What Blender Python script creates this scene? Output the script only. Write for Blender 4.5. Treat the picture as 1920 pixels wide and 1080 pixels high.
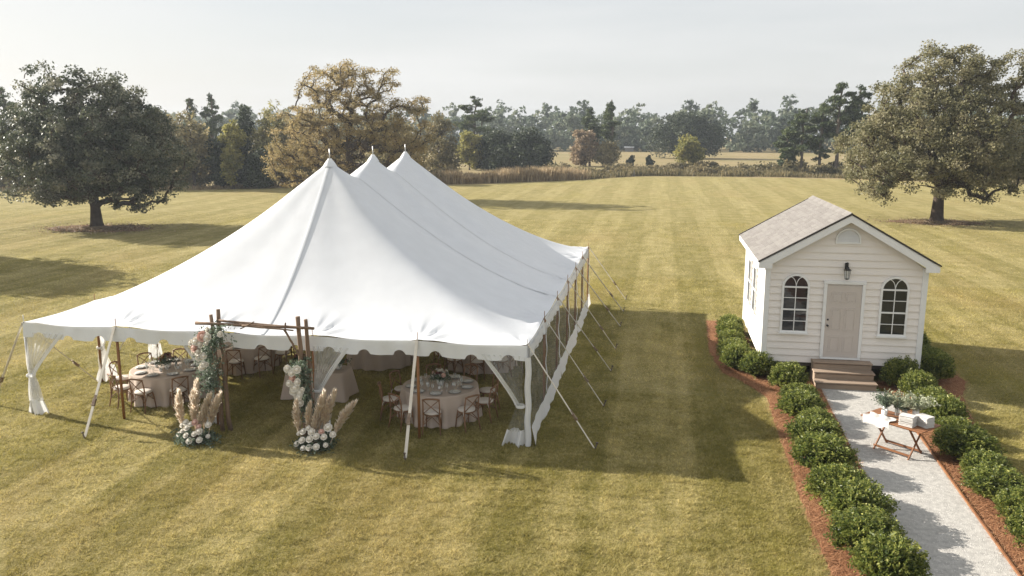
import bpy, math, random
import numpy as np
from mathutils import Vector, Matrix
from math import radians as rad, sin, cos, pi

for o in list(bpy.data.objects):
    bpy.data.objects.remove(o)
SC = bpy.context.scene
COL = SC.collection
random.seed(7)
RNG = np.random.default_rng(7)

# ------------------------------------------------------------------ camera
cam_d = bpy.data.cameras.new('camera')
cam = bpy.data.objects.new('camera', cam_d)
COL.objects.link(cam)
SC.camera = cam
CAM_H = 7.1
cam.location = (0, 0, CAM_H)
cam_d.sensor_width = 36.0
cam_d.lens = 36.0 * 1560.0 / 1920.0
cam_d.clip_end = 3000
cam_d.clip_start = 0.1
cam.rotation_euler = (rad(90) - math.atan(300 / 1560.0), 0, rad(10))

# ------------------------------------------------------------------ sky, sun, exposure
SUN_EL, SUN_AZ = 25.7, 14.0          # shadows fall to the right and a little towards the camera
to_sun = Vector((-cos(rad(SUN_EL)) * cos(rad(SUN_AZ)), cos(rad(SUN_EL)) * sin(rad(SUN_AZ)), sin(rad(SUN_EL))))
world = bpy.data.worlds.new('World')
SC.world = world
world.use_nodes = True
wn, wl = world.node_tree.nodes, world.node_tree.links
wn.clear()
w_out = wn.new('ShaderNodeOutputWorld')
w_bg = wn.new('ShaderNodeBackground')
w_sky = wn.new('ShaderNodeTexSky')
w_sky.sky_type = 'NISHITA'
w_sky.sun_disc = False
w_sky.sun_elevation = rad(SUN_EL)
w_sky.sun_rotation = math.atan2(to_sun.x, to_sun.y)
w_sky.air_density = 1.0
w_sky.dust_density = 2.2
w_sky.ozone_density = 1.0
w_hsv = wn.new('ShaderNodeHueSaturation')
w_hsv.inputs['Saturation'].default_value = 0.9
wl.new(w_sky.outputs[0], w_hsv.inputs['Color'])
# a thin even veil of high cloud over the whole sky, faintly streaked
w_tc = wn.new('ShaderNodeTexCoord')
w_map = wn.new('ShaderNodeMapping')
w_map.inputs['Scale'].default_value = (1.2, 1.2, 9.0)
w_noise = wn.new('ShaderNodeTexNoise')
w_noise.inputs['Scale'].default_value = 1.6
w_noise.inputs['Detail'].default_value = 5
wl.new(w_tc.outputs['Generated'], w_map.inputs[0])
wl.new(w_map.outputs[0], w_noise.inputs['Vector'])
w_mr = wn.new('ShaderNodeMapRange')
w_mr.inputs[1].default_value = 0.3
w_mr.inputs[2].default_value = 0.75
w_mr.inputs[3].default_value = 0.70
w_mr.inputs[4].default_value = 0.94
wl.new(w_noise.outputs[0], w_mr.inputs[0])
w_mix = wn.new('ShaderNodeMix')
w_mix.data_type = 'RGBA'
w_vr = wn.new('ShaderNodeMix')
w_vr.data_type = 'RGBA'
w_vr.inputs[6].default_value = (5.2, 5.32, 5.45, 1)
w_vr.inputs[7].default_value = (6.7, 6.66, 6.55, 1)
wl.new(w_noise.outputs[0], w_vr.inputs[0])
wl.new(w_vr.outputs[2], w_mix.inputs[7])
wl.new(w_mr.outputs[0], w_mix.inputs[0])
wl.new(w_hsv.outputs[0], w_mix.inputs[6])
wl.new(w_mix.outputs[2], w_bg.inputs['Color'])
w_bg.inputs['Strength'].default_value = 0.068
wl.new(w_bg.outputs[0], w_out.inputs[0])

sun_d = bpy.data.lights.new('sun', 'SUN')
sun_d.energy = 5.0
sun_d.angle = rad(0.5)
sun_d.color = (1.0, 0.93, 0.83)
sun = bpy.data.objects.new('sun', sun_d)
COL.objects.link(sun)
sun.rotation_euler = (-to_sun).to_track_quat('-Z', 'Y').to_euler()
sun.location = (-60, 30, 60)

SC.view_settings.view_transform = 'Standard'
SC.view_settings.look = 'None'
SC.view_settings.exposure = 1.06
SC.view_settings.gamma = 1.0
SC.view_settings.use_curve_mapping = False
SC.render.engine = 'CYCLES'
SC.cycles.use_denoising = True
SC.cycles.denoiser = 'OPENIMAGEDENOISE'
SC.cycles.max_bounces = 8
SC.cycles.transparent_max_bounces = 12
SC.cycles.volume_bounces = 0
SC.cycles.use_adaptive_sampling = True
SC.cycles.adaptive_threshold = 0.015


# ------------------------------------------------------------------ helpers: objects
def tag(o, label=None, cat=None, group=None, kind=None):
    if label: o['label'] = label
    if cat: o['category'] = cat
    if group: o['group'] = group
    if kind: o['kind'] = kind
    return o


def empty(name, loc=(0, 0, 0), rz=0.0, label=None, cat=None, group=None):
    o = bpy.data.objects.new(name, None)
    o.empty_display_size = 0.2
    COL.objects.link(o)
    o.location = loc
    o.rotation_euler = (0, 0, rz)
    return tag(o, label, cat, group)


def link(name, me, mat=None, parent=None, loc=None, rot=None, scale=None):
    o = bpy.data.objects.new(name, me)
    COL.objects.link(o)
    if mat is not None and not me.materials:
        me.materials.append(mat)
    if parent is not None:
        o.parent = parent
    if loc is not None: o.location = loc
    if rot is not None: o.rotation_euler = rot
    if scale is not None: o.scale = scale if hasattr(scale, '__len__') else (scale,) * 3
    return o


def copy_tree(o, parent=None):
    c = o.copy()
    COL.objects.link(c)
    c.parent = parent
    for ch in o.children:
        copy_tree(ch, c)
    return c


class MB:
    """collects simple shapes, builds one mesh"""
    def __init__(s):
        s.v, s.f = [], []

    def add(s, vs, fs):
        n = len(s.v)
        s.v += [tuple(v) for v in vs]
        s.f += [tuple(i + n for i in f) for f in fs]
        return s

    def box(s, c, d, rz=0.0, M=None):
        x, y, z = d[0] / 2, d[1] / 2, d[2] / 2
        vs = [Vector(p) for p in [(-x, -y, -z), (x, -y, -z), (x, y, -z), (-x, y, -z), (-x, -y, z), (x, -y, z), (x, y, z), (-x, y, z)]]
        R = M if M is not None else Matrix.Rotation(rz, 3, 'Z')
        vs = [R @ v + Vector(c) for v in vs]
        return s.add(vs, [(0, 3, 2, 1), (4, 5, 6, 7), (0, 1, 5, 4), (1, 2, 6, 5), (2, 3, 7, 6), (3, 0, 4, 7)])

    def prism(s, poly, axis, a, b):
        """extrude a 2-D polygon along axis x, y or z from a to b"""
        def p3(p, t):
            return {'x': (t, p[0], p[1]), 'y': (p[0], t, p[1]), 'z': (p[0], p[1], t)}[axis]
        n = len(poly)
        vs = [p3(p, a) for p in poly] + [p3(p, b) for p in poly]
        fs = [tuple(range(n))[::-1], tuple(range(n, 2 * n))] + [(i, (i + 1) % n, n + (i + 1) % n, n + i) for i in range(n)]
        return s.add(vs, fs)

    def tube(s, pts, r, n=6, caps=True):
        pts = [Vector(p) for p in pts]
        rs = r if hasattr(r, '__len__') else [r] * len(pts)
        rings, up = [], Vector((0, 0, 1))
        prev = None
        for i, p in enumerate(pts):
            t = (pts[min(i + 1, len(pts) - 1)] - pts[max(i - 1, 0)])
            if t.length < 1e-9: t = Vector((0, 0, 1))
            t.normalize()
            if prev is None:
                a = t.cross(up if abs(t.z) < 0.9 else Vector((1, 0, 0))).normalized()
            else:
                a = (prev - t * prev.dot(t))
                a = a.normalized() if a.length > 1e-6 else t.orthogonal().normalized()
            prev = a
            b = t.cross(a)
            rings.append([p + (a * cos(2 * pi * k / n) + b * sin(2 * pi * k / n)) * rs[i] for k in range(n)])
        vs = [v for R in rings for v in R]
        fs = []
        for i in range(len(pts) - 1):
            for k in range(n):
                k2 = (k + 1) % n
                fs.append((i * n + k, i * n + k2, (i + 1) * n + k2, (i + 1) * n + k))
        if caps:
            fs.append(tuple(range(n))[::-1])
            fs.append(tuple(range((len(pts) - 1) * n, len(pts) * n)))
        return s.add(vs, fs)

    def lathe(s, prof, n=16, c=(0, 0, 0), cap=False):
        vs = [(c[0] + r * cos(2 * pi * k / n), c[1] + r * sin(2 * pi * k / n), c[2] + z) for r, z in prof for k in range(n)]
        fs = []
        for i in range(len(prof) - 1):
            for k in range(n):
                k2 = (k + 1) % n
                fs.append((i * n + k, i * n + k2, (i + 1) * n + k2, (i + 1) * n + k))
        if cap:
            fs.append(tuple(range(n))[::-1])
            fs.append(tuple(range((len(prof) - 1) * n, len(prof) * n)))
        return s.add(vs, fs)

    def mesh(s, name, smooth=False):
        me = bpy.data.meshes.new(name)
        me.from_pydata(s.v, [], s.f)
        if smooth:
            me.polygons.foreach_set('use_smooth', [True] * len(me.polygons))
        me.update()
        return me

    def build(s, name, mat, parent=None, smooth=False, bevel=0.0, loc=None, rot=None):
        o = link(name, s.mesh(name, smooth), mat, parent, loc, rot)
        if bevel:
            m = o.modifiers.new('bevel', 'BEVEL')
            m.width = bevel
            m.segments = 1
            m.limit_method = 'ANGLE'
        return o


def np_mesh(name, V, F, rnd=None, smooth=False):
    """fast mesh from numpy arrays; F is (M,k); rnd is one float per face"""
    V = np.asarray(V, np.float32)
    F = np.asarray(F, np.int32)
    M, k = F.shape
    me = bpy.data.meshes.new(name)
    me.vertices.add(len(V))
    me.vertices.foreach_set('co', V.ravel())
    me.loops.add(M * k)
    me.loops.foreach_set('vertex_index', F.ravel())
    me.polygons.add(M)
    me.polygons.foreach_set('loop_start', np.arange(0, M * k, k, dtype=np.int32))
    me.polygons.foreach_set('loop_total', np.full(M, k, np.int32))
    if smooth:
        me.polygons.foreach_set('use_smooth', np.ones(M, bool))
    if rnd is not None:
        a = me.attributes.new('rnd', 'FLOAT', 'FACE')
        a.data.foreach_set('value', np.asarray(rnd, np.float32))
    me.update(calc_edges=True)
    return me


def grid_faces(nr, nc, wrap=False):
    i = np.arange(nr - 1)[:, None]
    j = np.arange(nc if wrap else nc - 1)[None, :]
    j2 = (j + 1) % nc
    return np.stack([(i * nc + j), (i * nc + j2), ((i + 1) * nc + j2), ((i + 1) * nc + j)], -1).reshape(-1, 4)


def unit(a):
    return a / np.maximum(np.linalg.norm(a, axis=-1, keepdims=True), 1e-9)


def leaf_quads(P, Nrm, size, aspect, rng, axis=None):
    """diamond-shaped leaves at P facing Nrm; returns V,F"""
    n = len(P)
    r = rng.normal(size=(n, 3)) if axis is None else axis + 0.35 * rng.normal(size=(n, 3))
    a = unit(r - Nrm * np.sum(r * Nrm, 1, keepdims=True))
    b = np.cross(Nrm, a)
    s = (np.asarray(size) * np.ones(n))[:, None]
    bend = Nrm * s * 0.25
    V = np.stack([P + a * s - bend, P + b * s * aspect, P - a * s - bend, P - b * s * aspect], 1).reshape(-1, 3)
    F = np.arange(n * 4).reshape(n, 4)
    return V, F


# ------------------------------------------------------------------ helpers: materials
MAT = {}


def new_mat(name):
    m = bpy.data.materials.new(name)
    m.use_nodes = True
    nt = m.node_tree
    b = nt.nodes['Principled BSDF']
    MAT[name] = m
    return m, nt, b


def N(nt, typ, **kw):
    n = nt.nodes.new(typ)
    for k, v in kw.items():
        setattr(n, k, v)
    return n


def noise(nt, scale, detail=3, vec=None, rough=0.55, obj=False):
    n = N(nt, 'ShaderNodeTexNoise')
    n.inputs['Scale'].default_value = scale
    n.inputs['Detail'].default_value = detail
    n.inputs['Roughness'].default_value = rough
    if vec is None:
        vec = N(nt, 'ShaderNodeTexCoord').outputs['Object'] if obj else N(nt, 'ShaderNodeNewGeometry').outputs['Position']
    nt.links.new(vec, n.inputs['Vector'])
    return n.outputs['Fac']


def maprange(nt, s, a, b, c=0.0, d=1.0):
    n = N(nt, 'ShaderNodeMapRange')
    n.inputs[1].default_value, n.inputs[2].default_value, n.inputs[3].default_value, n.inputs[4].default_value = a, b, c, d
    nt.links.new(s, n.inputs[0])
    return n.outputs[0]


def mixc(nt, fac, a, b, blend='MIX'):
    n = N(nt, 'ShaderNodeMix', data_type='RGBA', blend_type=blend)
    for s, i in ((fac, 0), (a, 6), (b, 7)):
        if hasattr(s, 'is_linked') or hasattr(s, 'links'):
            nt.links.new(s, n.inputs[i])
        elif i == 0:
            n.inputs[0].default_value = s
        else:
            n.inputs[i].default_value = (*s, 1)
    return n.outputs[2]


def math_n(nt, op, a, b=None):
    n = N(nt, 'ShaderNodeMath', operation=op)
    for i, s in enumerate((a, b)):
        if s is None: continue
        if hasattr(s, 'links'): nt.links.new(s, n.inputs[i])
        else: n.inputs[i].default_value = s
    return n.outputs[0]


def bump(nt, b, h, strength=0.3, dist=0.02):
    n = N(nt, 'ShaderNodeBump')
    n.inputs['Strength'].default_value = strength
    n.inputs['Distance'].default_value = dist
    nt.links.new(h, n.inputs['Height'])
    nt.links.new(n.outputs[0], b.inputs['Normal'])


def simple(name, c1, c2=None, scale=6.0, rough=0.7, spec=0.3, bmp=0.0, bscale=40.0, metal=0.0, obj=True, stretch=None, bdist=0.01):
    m, nt, b = new_mat(name)
    b.inputs['Roughness'].default_value = rough
    b.inputs['Specular IOR Level'].default_value = spec
    b.inputs['Metallic'].default_value = metal
    vec = None
    if stretch:
        mp = N(nt, 'ShaderNodeMapping')
        mp.inputs['Scale'].default_value = stretch
        nt.links.new(N(nt, 'ShaderNodeTexCoord').outputs['Object'], mp.inputs[0])
        vec = mp.outputs[0]
    if c2 is None:
        c2 = tuple(x * 0.86 for x in c1)
    f = maprange(nt, noise(nt, scale, 4, vec, obj=obj), 0.3, 0.7)
    nt.links.new(mixc(nt, f, c1, c2), b.inputs['Base Color'])
    if bmp:
        bump(nt, b, noise(nt, bscale, 3, vec, obj=obj), bmp, bdist)
    return m


def leafy(name, cols, trans=0.3, rough=0.55, hue_noise=0.12, spec=0.25):
    """foliage: colour by a random number per leaf, diffuse and translucent"""
    m, nt, b = new_mat(name)
    at = N(nt, 'ShaderNodeAttribute', attribute_name='rnd')
    ramp = N(nt, 'ShaderNodeValToRGB')
    el = ramp.color_ramp.elements
    while len(el) < len(cols):
        el.new(0.5)
    for i, c in enumerate(cols):
        el[i].position = i / max(1, len(cols) - 1)
        el[i].color = (*c, 1)
    oi = N(nt, 'ShaderNodeObjectInfo')
    nz = maprange(nt, noise(nt, 0.55, 3, obj=True), 0.25, 0.75, -0.28, 0.28)
    f = math_n(nt, 'ADD', at.outputs['Fac'], nz)
    nt.links.new(f, ramp.inputs[0])
    col = ramp.outputs[0]
    nt.links.new(col, b.inputs['Base Color'])
    b.inputs['Roughness'].default_value = rough
    b.inputs['Specular IOR Level'].default_value = spec
    tr = N(nt, 'ShaderNodeBsdfTranslucent')
    nt.links.new(col, tr.inputs['Color'])
    mx = N(nt, 'ShaderNodeMixShader')
    mx.inputs[0].default_value = trans
    nt.links.new(b.outputs[0], mx.inputs[1])
    nt.links.new(tr.outputs[0], mx.inputs[2])
    nt.links.new(mx.outputs[0], nt.nodes['Material Output'].inputs[0])
    return m


def cloth(name, col, trans=0.2, rough=0.8, bmp=0.0, bscale=8.0):
    m, nt, b = new_mat(name)
    nt.links.new(mixc(nt, maprange(nt, noise(nt, 2.2, 4, obj=True), 0.3, 0.7), col, tuple(x * 0.94 for x in col)), b.inputs['Base Color'])
    b.inputs['Roughness'].default_value = rough
    b.inputs['Specular IOR Level'].default_value = 0.2
    if bmp:
        bump(nt, b, noise(nt, bscale, 4, obj=True), bmp, 0.02)
    tr = N(nt, 'ShaderNodeBsdfTranslucent')
    tr.inputs['Color'].default_value = (*col, 1)
    mx = N(nt, 'ShaderNodeMixShader')
    mx.inputs[0].default_value = trans
    nt.links.new(b.outputs[0], mx.inputs[1])
    nt.links.new(tr.outputs[0], mx.inputs[2])
    nt.links.new(mx.outputs[0], nt.nodes['Material Output'].inputs[0])
    return m


def lawn_color(nt):
    pos = N(nt, 'ShaderNodeNewGeometry').outputs['Position']
    sep = N(nt, 'ShaderNodeSeparateXYZ')
    nt.links.new(pos, sep.inputs[0])
    wob = maprange(nt, noise(nt, 0.05, 2, pos), 0.0, 1.0, -0.7, 0.7)
    st = math_n(nt, 'COSINE', math_n(nt, 'ADD', math_n(nt, 'MULTIPLY', sep.outputs[0], 2 * pi / 3.9), wob))
    st = maprange(nt, st, -0.14, 0.14)
    st = math_n(nt, 'MULTIPLY', st, maprange(nt, noise(nt, 0.07, 2, pos), 0.35, 0.6, 0.35, 1.0))
    mp = N(nt, 'ShaderNodeMapping')
    mp.inputs['Scale'].default_value = (1.0, 0.45, 1.0)
    mp.inputs['Rotation'].default_value = (0, 0, 0.25)
    nt.links.new(pos, mp.inputs[0])
    big = noise(nt, 0.16, 4, mp.outputs[0])
    mid = noise(nt, 0.9, 5, pos, 0.65)
    fine = noise(nt, 9.0, 6, pos, 0.78)
    dry, green, brown, lime = (0.520, 0.445, 0.222), (0.205, 0.182, 0.052), (0.370, 0.278, 0.120), (0.315, 0.275, 0.055)
    f = math_n(nt, 'ADD', math_n(nt, 'MULTIPLY', st, 0.34), maprange(nt, mid, 0.28, 0.72, -0.12, 0.46))
    f = math_n(nt, 'ADD', f, maprange(nt, fine, 0.3, 0.7, -0.42, 0.42))  # random turf mottle, strengthened to put small tuft shadows into the colour
    mp2 = N(nt, 'ShaderNodeMapping')
    mp2.inputs['Scale'].default_value = (1.5, 0.13, 1.0)
    nt.links.new(pos, mp2.inputs[0])
    f = math_n(nt, 'ADD', f, maprange(nt, noise(nt, 1.0, 4, mp2.outputs[0], 0.6), 0.3, 0.7, -0.26, 0.26))
    f = math_n(nt, 'ADD', f, maprange(nt, noise(nt, 38.0, 3, pos, 0.7), 0.3, 0.7, -0.22, 0.22))  # finer grain of the same: tuft shade put into the grass colour
    f = math_n(nt, 'MINIMUM', math_n(nt, 'MAXIMUM', f, 0.0), 1.0)
    c = mixc(nt, f, green, dry)
    c = mixc(nt, maprange(nt, big, 0.52, 0.72, 0.0, 0.55), c, brown)
    c = mixc(nt, maprange(nt, noise(nt, 0.23, 3, mp.outputs[0]), 0.55, 0.75, 0.0, 0.5), c, lime)
    # the mown turf gets paler and drier away from the buildings
    c = mixc(nt, maprange(nt, sep.outputs[1], 26.0, 75.0, 0.0, 0.45), c, mixc(nt, maprange(nt, mid, 0.3, 0.7), (0.365, 0.318, 0.132), (0.510, 0.445, 0.235)))
    return c, fine, pos


def m_lawn():
    m, nt, b = new_mat('lawn_turf')
    c, fine, pos = lawn_color(nt)
    c = mixc(nt, 1.0, c, (0.80, 0.78, 0.74), 'MULTIPLY')
    nt.links.new(c, b.inputs['Base Color'])
    b.inputs['Roughness'].default_value = 0.95
    b.inputs['Specular IOR Level'].default_value = 0.1
    h = math_n(nt, 'ADD', noise(nt, 22, 4, pos, 0.7), math_n(nt, 'MULTIPLY', noise(nt, 3.5, 3, pos), 1.5))
    bump(nt, b, h, 0.9, 0.07)
    m2, nt, b = new_mat('lawn_blade')
    c, fine, pos = lawn_color(nt)
    at = N(nt, 'ShaderNodeAttribute', attribute_name='rnd')
    c = mixc(nt, 1.0, c, mixc(nt, at.outputs['Fac'], (0.95, 1.0, 0.9), (1.75, 1.68, 1.55)), 'MULTIPLY')
    nt.links.new(c, b.inputs['Base Color'])
    b.inputs['Roughness'].default_value = 0.6
    b.inputs['Specular IOR Level'].default_value = 0.25
    tr = N(nt, 'ShaderNodeBsdfTranslucent')
    nt.links.new(c, tr.inputs['Color'])
    mx = N(nt, 'ShaderNodeMixShader')
    mx.inputs[0].default_value = 0.45
    nt.links.new(b.outputs[0], mx.inputs[1])
    nt.links.new(tr.outputs[0], mx.inputs[2])
    nt.links.new(mx.outputs[0], nt.nodes['Material Output'].inputs[0])


m_lawn()


def m_vinyl():
    m, nt, b = new_mat('clear_vinyl')
    b.inputs['Base Color'].default_value = (0.75, 0.77, 0.78, 1)
    b.inputs['Roughness'].default_value = 0.12
    b.inputs['Specular IOR Level'].default_value = 0.6
    bump(nt, b, noise(nt, 5.0, 3, obj=True), 0.6, 0.03)
    t = N(nt, 'ShaderNodeBsdfTransparent')
    t.inputs['Color'].default_value = (0.93, 0.93, 0.92, 1)
    mx = N(nt, 'ShaderNodeMixShader')
    f = maprange(nt, noise(nt, 3.0, 4, obj=True), 0.3, 0.7, 0.06, 0.24)
    nt.links.new(f, mx.inputs[0])
    nt.links.new(t.outputs[0], mx.inputs[1])
    nt.links.new(b.outputs[0], mx.inputs[2])
    nt.links.new(mx.outputs[0], nt.nodes['Material Output'].inputs[0])


m_vinyl()


def m_sheer():
    m, nt, b = new_mat('sheer_curtain')
    b.inputs['Base Color'].default_value = (0.85, 0.85, 0.84, 1)
    b.inputs['Roughness'].default_value = 0.35
    t = N(nt, 'ShaderNodeBsdfTransparent')
    tr = N(nt, 'ShaderNodeBsdfTranslucent')
    tr.inputs['Color'].default_value = (0.85, 0.85, 0.83, 1)
    m1 = N(nt, 'ShaderNodeMixShader')
    m1.inputs[0].default_value = 0.4
    nt.links.new(b.outputs[0], m1.inputs[1])
    nt.links.new(tr.outputs[0], m1.inputs[2])
    mx = N(nt, 'ShaderNodeMixShader')
    f = maprange(nt, noise(nt, 6.0, 3, obj=True), 0.3, 0.7, 0.35, 0.62)
    nt.links.new(f, mx.inputs[0])
    nt.links.new(t.outputs[0], mx.inputs[1])
    nt.links.new(m1.outputs[0], mx.inputs[2])
    nt.links.new(mx.outputs[0], nt.nodes['Material Output'].inputs[0])


m_sheer()


def m_glass(name, col=(0.02, 0.022, 0.025), rough=0.03):
    m, nt, b = new_mat(name)
    b.inputs['Base Color'].default_value = (*col, 1)
    b.inputs['Roughness'].default_value = rough
    b.inputs['Specular IOR Level'].default_value = 0.55
    bump(nt, b, noise(nt, 2.5, 2, obj=True), 0.08, 0.02)


m_glass('window_glass')


def m_clear_glass():
    m, nt, b = new_mat('clear_glass')
    b.inputs['Base Color'].default_value = (0.9, 0.92, 0.92, 1)
    b.inputs['Roughness'].default_value = 0.05
    t = N(nt, 'ShaderNodeBsdfTransparent')
    t.inputs['Color'].default_value = (0.92, 0.94, 0.93, 1)
    fr = N(nt, 'ShaderNodeLayerWeight')
    fr.inputs[0].default_value = 0.35
    mx = N(nt, 'ShaderNodeMixShader')
    nt.links.new(maprange(nt, fr.outputs['Facing'], 0, 1, 0.12, 0.75), mx.inputs[0])
    nt.links.new(t.outputs[0], mx.inputs[1])
    nt.links.new(b.outputs[0], mx.inputs[2])
    nt.links.new(mx.outputs[0], nt.nodes['Material Output'].inputs[0])


m_clear_glass()

simple('meadow', (0.300, 0.230, 0.125), (0.215, 0.185, 0.085), 0.06, 0.95, 0.1, 0.6, 1.2, obj=False, bdist=0.2)
simple('dirt', (0.225, 0.140, 0.080), (0.140, 0.085, 0.052), 1.2, 0.95, 0.1, 0.8, 14, obj=False, bdist=0.04)
simple('pine_straw_bed', (0.320, 0.155, 0.080), (0.190, 0.088, 0.046), 5.0, 0.95, 0.1, 0.9, 30, obj=False, bdist=0.05)
leafy('pine_straw', [(0.22, 0.100, 0.048), (0.40, 0.200, 0.100), (0.54, 0.310, 0.170)], 0.15, 0.8)
simple('gravel', (0.55, 0.53, 0.49), (0.38, 0.365, 0.34), 9.0, 0.95, 0.15, 0.9, 60, obj=False, bdist=0.03)
leafy('pebble', [(0.31, 0.30, 0.28), (0.52, 0.505, 0.47), (0.70, 0.68, 0.64)], 0.0, 0.85)
# the tent
def m_canvas():
    m = cloth('tent_canvas', (0.715, 0.735, 0.76), 0.07, 0.55, 0.25, 1.6)


m_canvas()
cloth('tent_trim', (0.78, 0.80, 0.82), 0.12, 0.6, 0.3, 3.0)
cloth('curtain_hem', (0.84, 0.845, 0.85), 0.3, 0.5, 0.4, 4.0)
simple('seam_webbing', (0.66, 0.67, 0.68), None, 3, 0.6)
simple('pole_wood', (0.30, 0.135, 0.045), (0.21, 0.092, 0.032), 3, 0.5, 0.4, stretch=(1, 1, 0.1))
simple('pole_metal', (0.55, 0.55, 0.54), None, 3, 0.4, 0.5, metal=0.5)
simple('strap', (0.74, 0.69, 0.60), (0.60, 0.555, 0.48), 4, 0.85)
simple('ratchet', (0.16, 0.10, 0.07), (0.30, 0.24, 0.18), 12, 0.5, metal=0.4)
simple('stake_steel', (0.07, 0.065, 0.06), (0.16, 0.12, 0.09), 14, 0.6, metal=0.4)
# furniture
simple('chair_wood', (0.300, 0.165, 0.086), (0.180, 0.096, 0.052), 5, 0.55, 0.35, stretch=(1, 1, 0.3))
cloth('cushion', (0.66, 0.60, 0.54), 0.0, 0.85)
cloth('table_linen', (0.60, 0.495, 0.42), 0.12, 0.85)
simple('china', (0.78, 0.77, 0.75), None, 3, 0.2, 0.5)
simple('charger', (0.34, 0.30, 0.26), None, 3, 0.4, 0.5)
simple('napkin_cloth', (0.62, 0.60, 0.57), (0.54, 0.52, 0.49), 9, 0.9)
simple('arch_bark', (0.250, 0.172, 0.118), (0.130, 0.086, 0.058), 7, 0.85, 0.2, 0.8, 22, stretch=(1, 1, 0.25))
simple('cut_wood', (0.22, 0.13, 0.07), (0.14, 0.085, 0.05), 14, 0.8)
simple('folding_wood', (0.30, 0.135, 0.060), (0.185, 0.080, 0.038), 4, 0.5, 0.35, stretch=(0.3, 1, 1))
simple('rose_white', (0.80, 0.77, 0.70), (0.70, 0.65, 0.56), 8, 0.7)
simple('rose_blush', (0.72, 0.50, 0.42), (0.62, 0.40, 0.33), 8, 0.7)
simple('rose_plum', (0.16, 0.055, 0.06), (0.28, 0.13, 0.10), 8, 0.7)
simple('dried_bloom', (0.42, 0.27, 0.15), (0.28, 0.17, 0.09), 8, 0.8)
leafy('eucalyptus', [(0.069, 0.100, 0.065), (0.144, 0.188, 0.131), (0.256, 0.306, 0.231)], 0.3)
leafy('pale_foliage', [(0.20, 0.235, 0.15), (0.36, 0.38, 0.26), (0.50, 0.50, 0.37)], 0.3)
leafy('pampas_hair', [(0.86, 0.74, 0.60), (0.91, 0.82, 0.70), (0.95, 0.89, 0.80)], 0.55, 0.9)
# cottage
simple('siding', (0.81, 0.762, 0.71), (0.775, 0.727, 0.675), 1.5, 0.6, 0.3)
simple('trim_white', (0.79, 0.79, 0.775), (0.75, 0.75, 0.735), 3, 0.5, 0.35)
simple('door_paint', (0.55, 0.495, 0.45), (0.53, 0.475, 0.43), 3, 0.45, 0.4)
simple('shingle', (0.245, 0.232, 0.217), (0.187, 0.174, 0.164), 14, 0.95, 0.1, 0.6, 60)
simple('shingle_dark', (0.224, 0.210, 0.197), (0.176, 0.164, 0.152), 14, 0.95, 0.1, 0.6, 60)
simple('shingle_pale', (0.256, 0.243, 0.226), (0.203, 0.191, 0.177), 14, 0.95, 0.1, 0.6, 60)
simple('drip_edge', (0.045, 0.038, 0.034), None, 3, 0.5)
simple('step_wood', (0.37, 0.285, 0.215), (0.26, 0.195, 0.145), 3, 0.75, 0.2, 0.5, 20, stretch=(0.15, 1, 1))
simple('black_metal', (0.022, 0.020, 0.019), None, 4, 0.4, 0.5)
simple('block', (0.24, 0.23, 0.22), (0.17, 0.16, 0.155), 7, 0.9, 0.1, 0.6, 30)
simple('underside', (0.10, 0.085, 0.07), None, 4, 0.9)
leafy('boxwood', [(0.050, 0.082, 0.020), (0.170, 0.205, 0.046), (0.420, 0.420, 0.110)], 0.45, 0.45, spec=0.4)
simple('stem', (0.09, 0.065, 0.045), None, 6, 0.9)
# trees
simple('bark', (0.105, 0.080, 0.062), (0.060, 0.045, 0.036), 3, 0.95, 0.1, 0.9, 9, bdist=0.05)
simple('pale_bark', (0.165, 0.140, 0.115), (0.10, 0.082, 0.066), 2, 0.95, 0.1, 0.9, 9, bdist=0.05)
leafy('oak_dark', [(0.036, 0.052, 0.026), (0.095, 0.110, 0.060), (0.320, 0.305, 0.215)], 0.3, 0.5, spec=0.5)
leafy('oak_olive', [(0.100, 0.106, 0.050), (0.240, 0.225, 0.118), (0.385, 0.345, 0.220)], 0.45, 0.5, spec=0.4)
leafy('sycamore', [(0.190, 0.168, 0.080), (0.350, 0.280, 0.132), (0.470, 0.350, 0.170)], 0.5)
leafy('f_brown', [(0.160, 0.145, 0.072), (0.300, 0.258, 0.130), (0.420, 0.350, 0.185)], 0.45)
leafy('f_ever', [(0.022, 0.035, 0.019), (0.045, 0.060, 0.030), (0.080, 0.098, 0.045)], 0.2)
leafy('f_ygreen', [(0.150, 0.158, 0.052), (0.285, 0.270, 0.085), (0.420, 0.370, 0.120)], 0.5)
leafy('f_pale', [(0.190, 0.195, 0.090), (0.330, 0.310, 0.140), (0.430, 0.385, 0.190)], 0.45)
leafy('f_pine', [(0.034, 0.054, 0.024), (0.080, 0.108, 0.044), (0.150, 0.175, 0.072)], 0.25)
leafy('f_rust', [(0.215, 0.160, 0.098), (0.320, 0.240, 0.155), (0.410, 0.320, 0.215)], 0.4)
leafy('f_oakb', [(0.095, 0.092, 0.044), (0.190, 0.165, 0.080), (0.300, 0.240, 0.120)], 0.35)
leafy('f_far', [(0.075, 0.100, 0.070), (0.135, 0.170, 0.110), (0.230, 0.245, 0.165)], 0.35)
leafy('reed', [(0.256, 0.190, 0.110), (0.400, 0.300, 0.180), (0.520, 0.420, 0.270)], 0.4)
leafy('brush', [(0.094, 0.091, 0.042), (0.195, 0.163, 0.081), (0.312, 0.254, 0.137)], 0.35)
M = MAT

# ------------------------------------------------------------------ the ground
LAWN_EDGE = [(-130, 70), (-79, 82), (-56.5, 87.5), (-46.8, 94.5), (-27, 102.8), (-10.8, 117), (-3, 127.7), (15.7, 128.1), (25, 125.8), (45, 117.6), (90, 108)]


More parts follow.
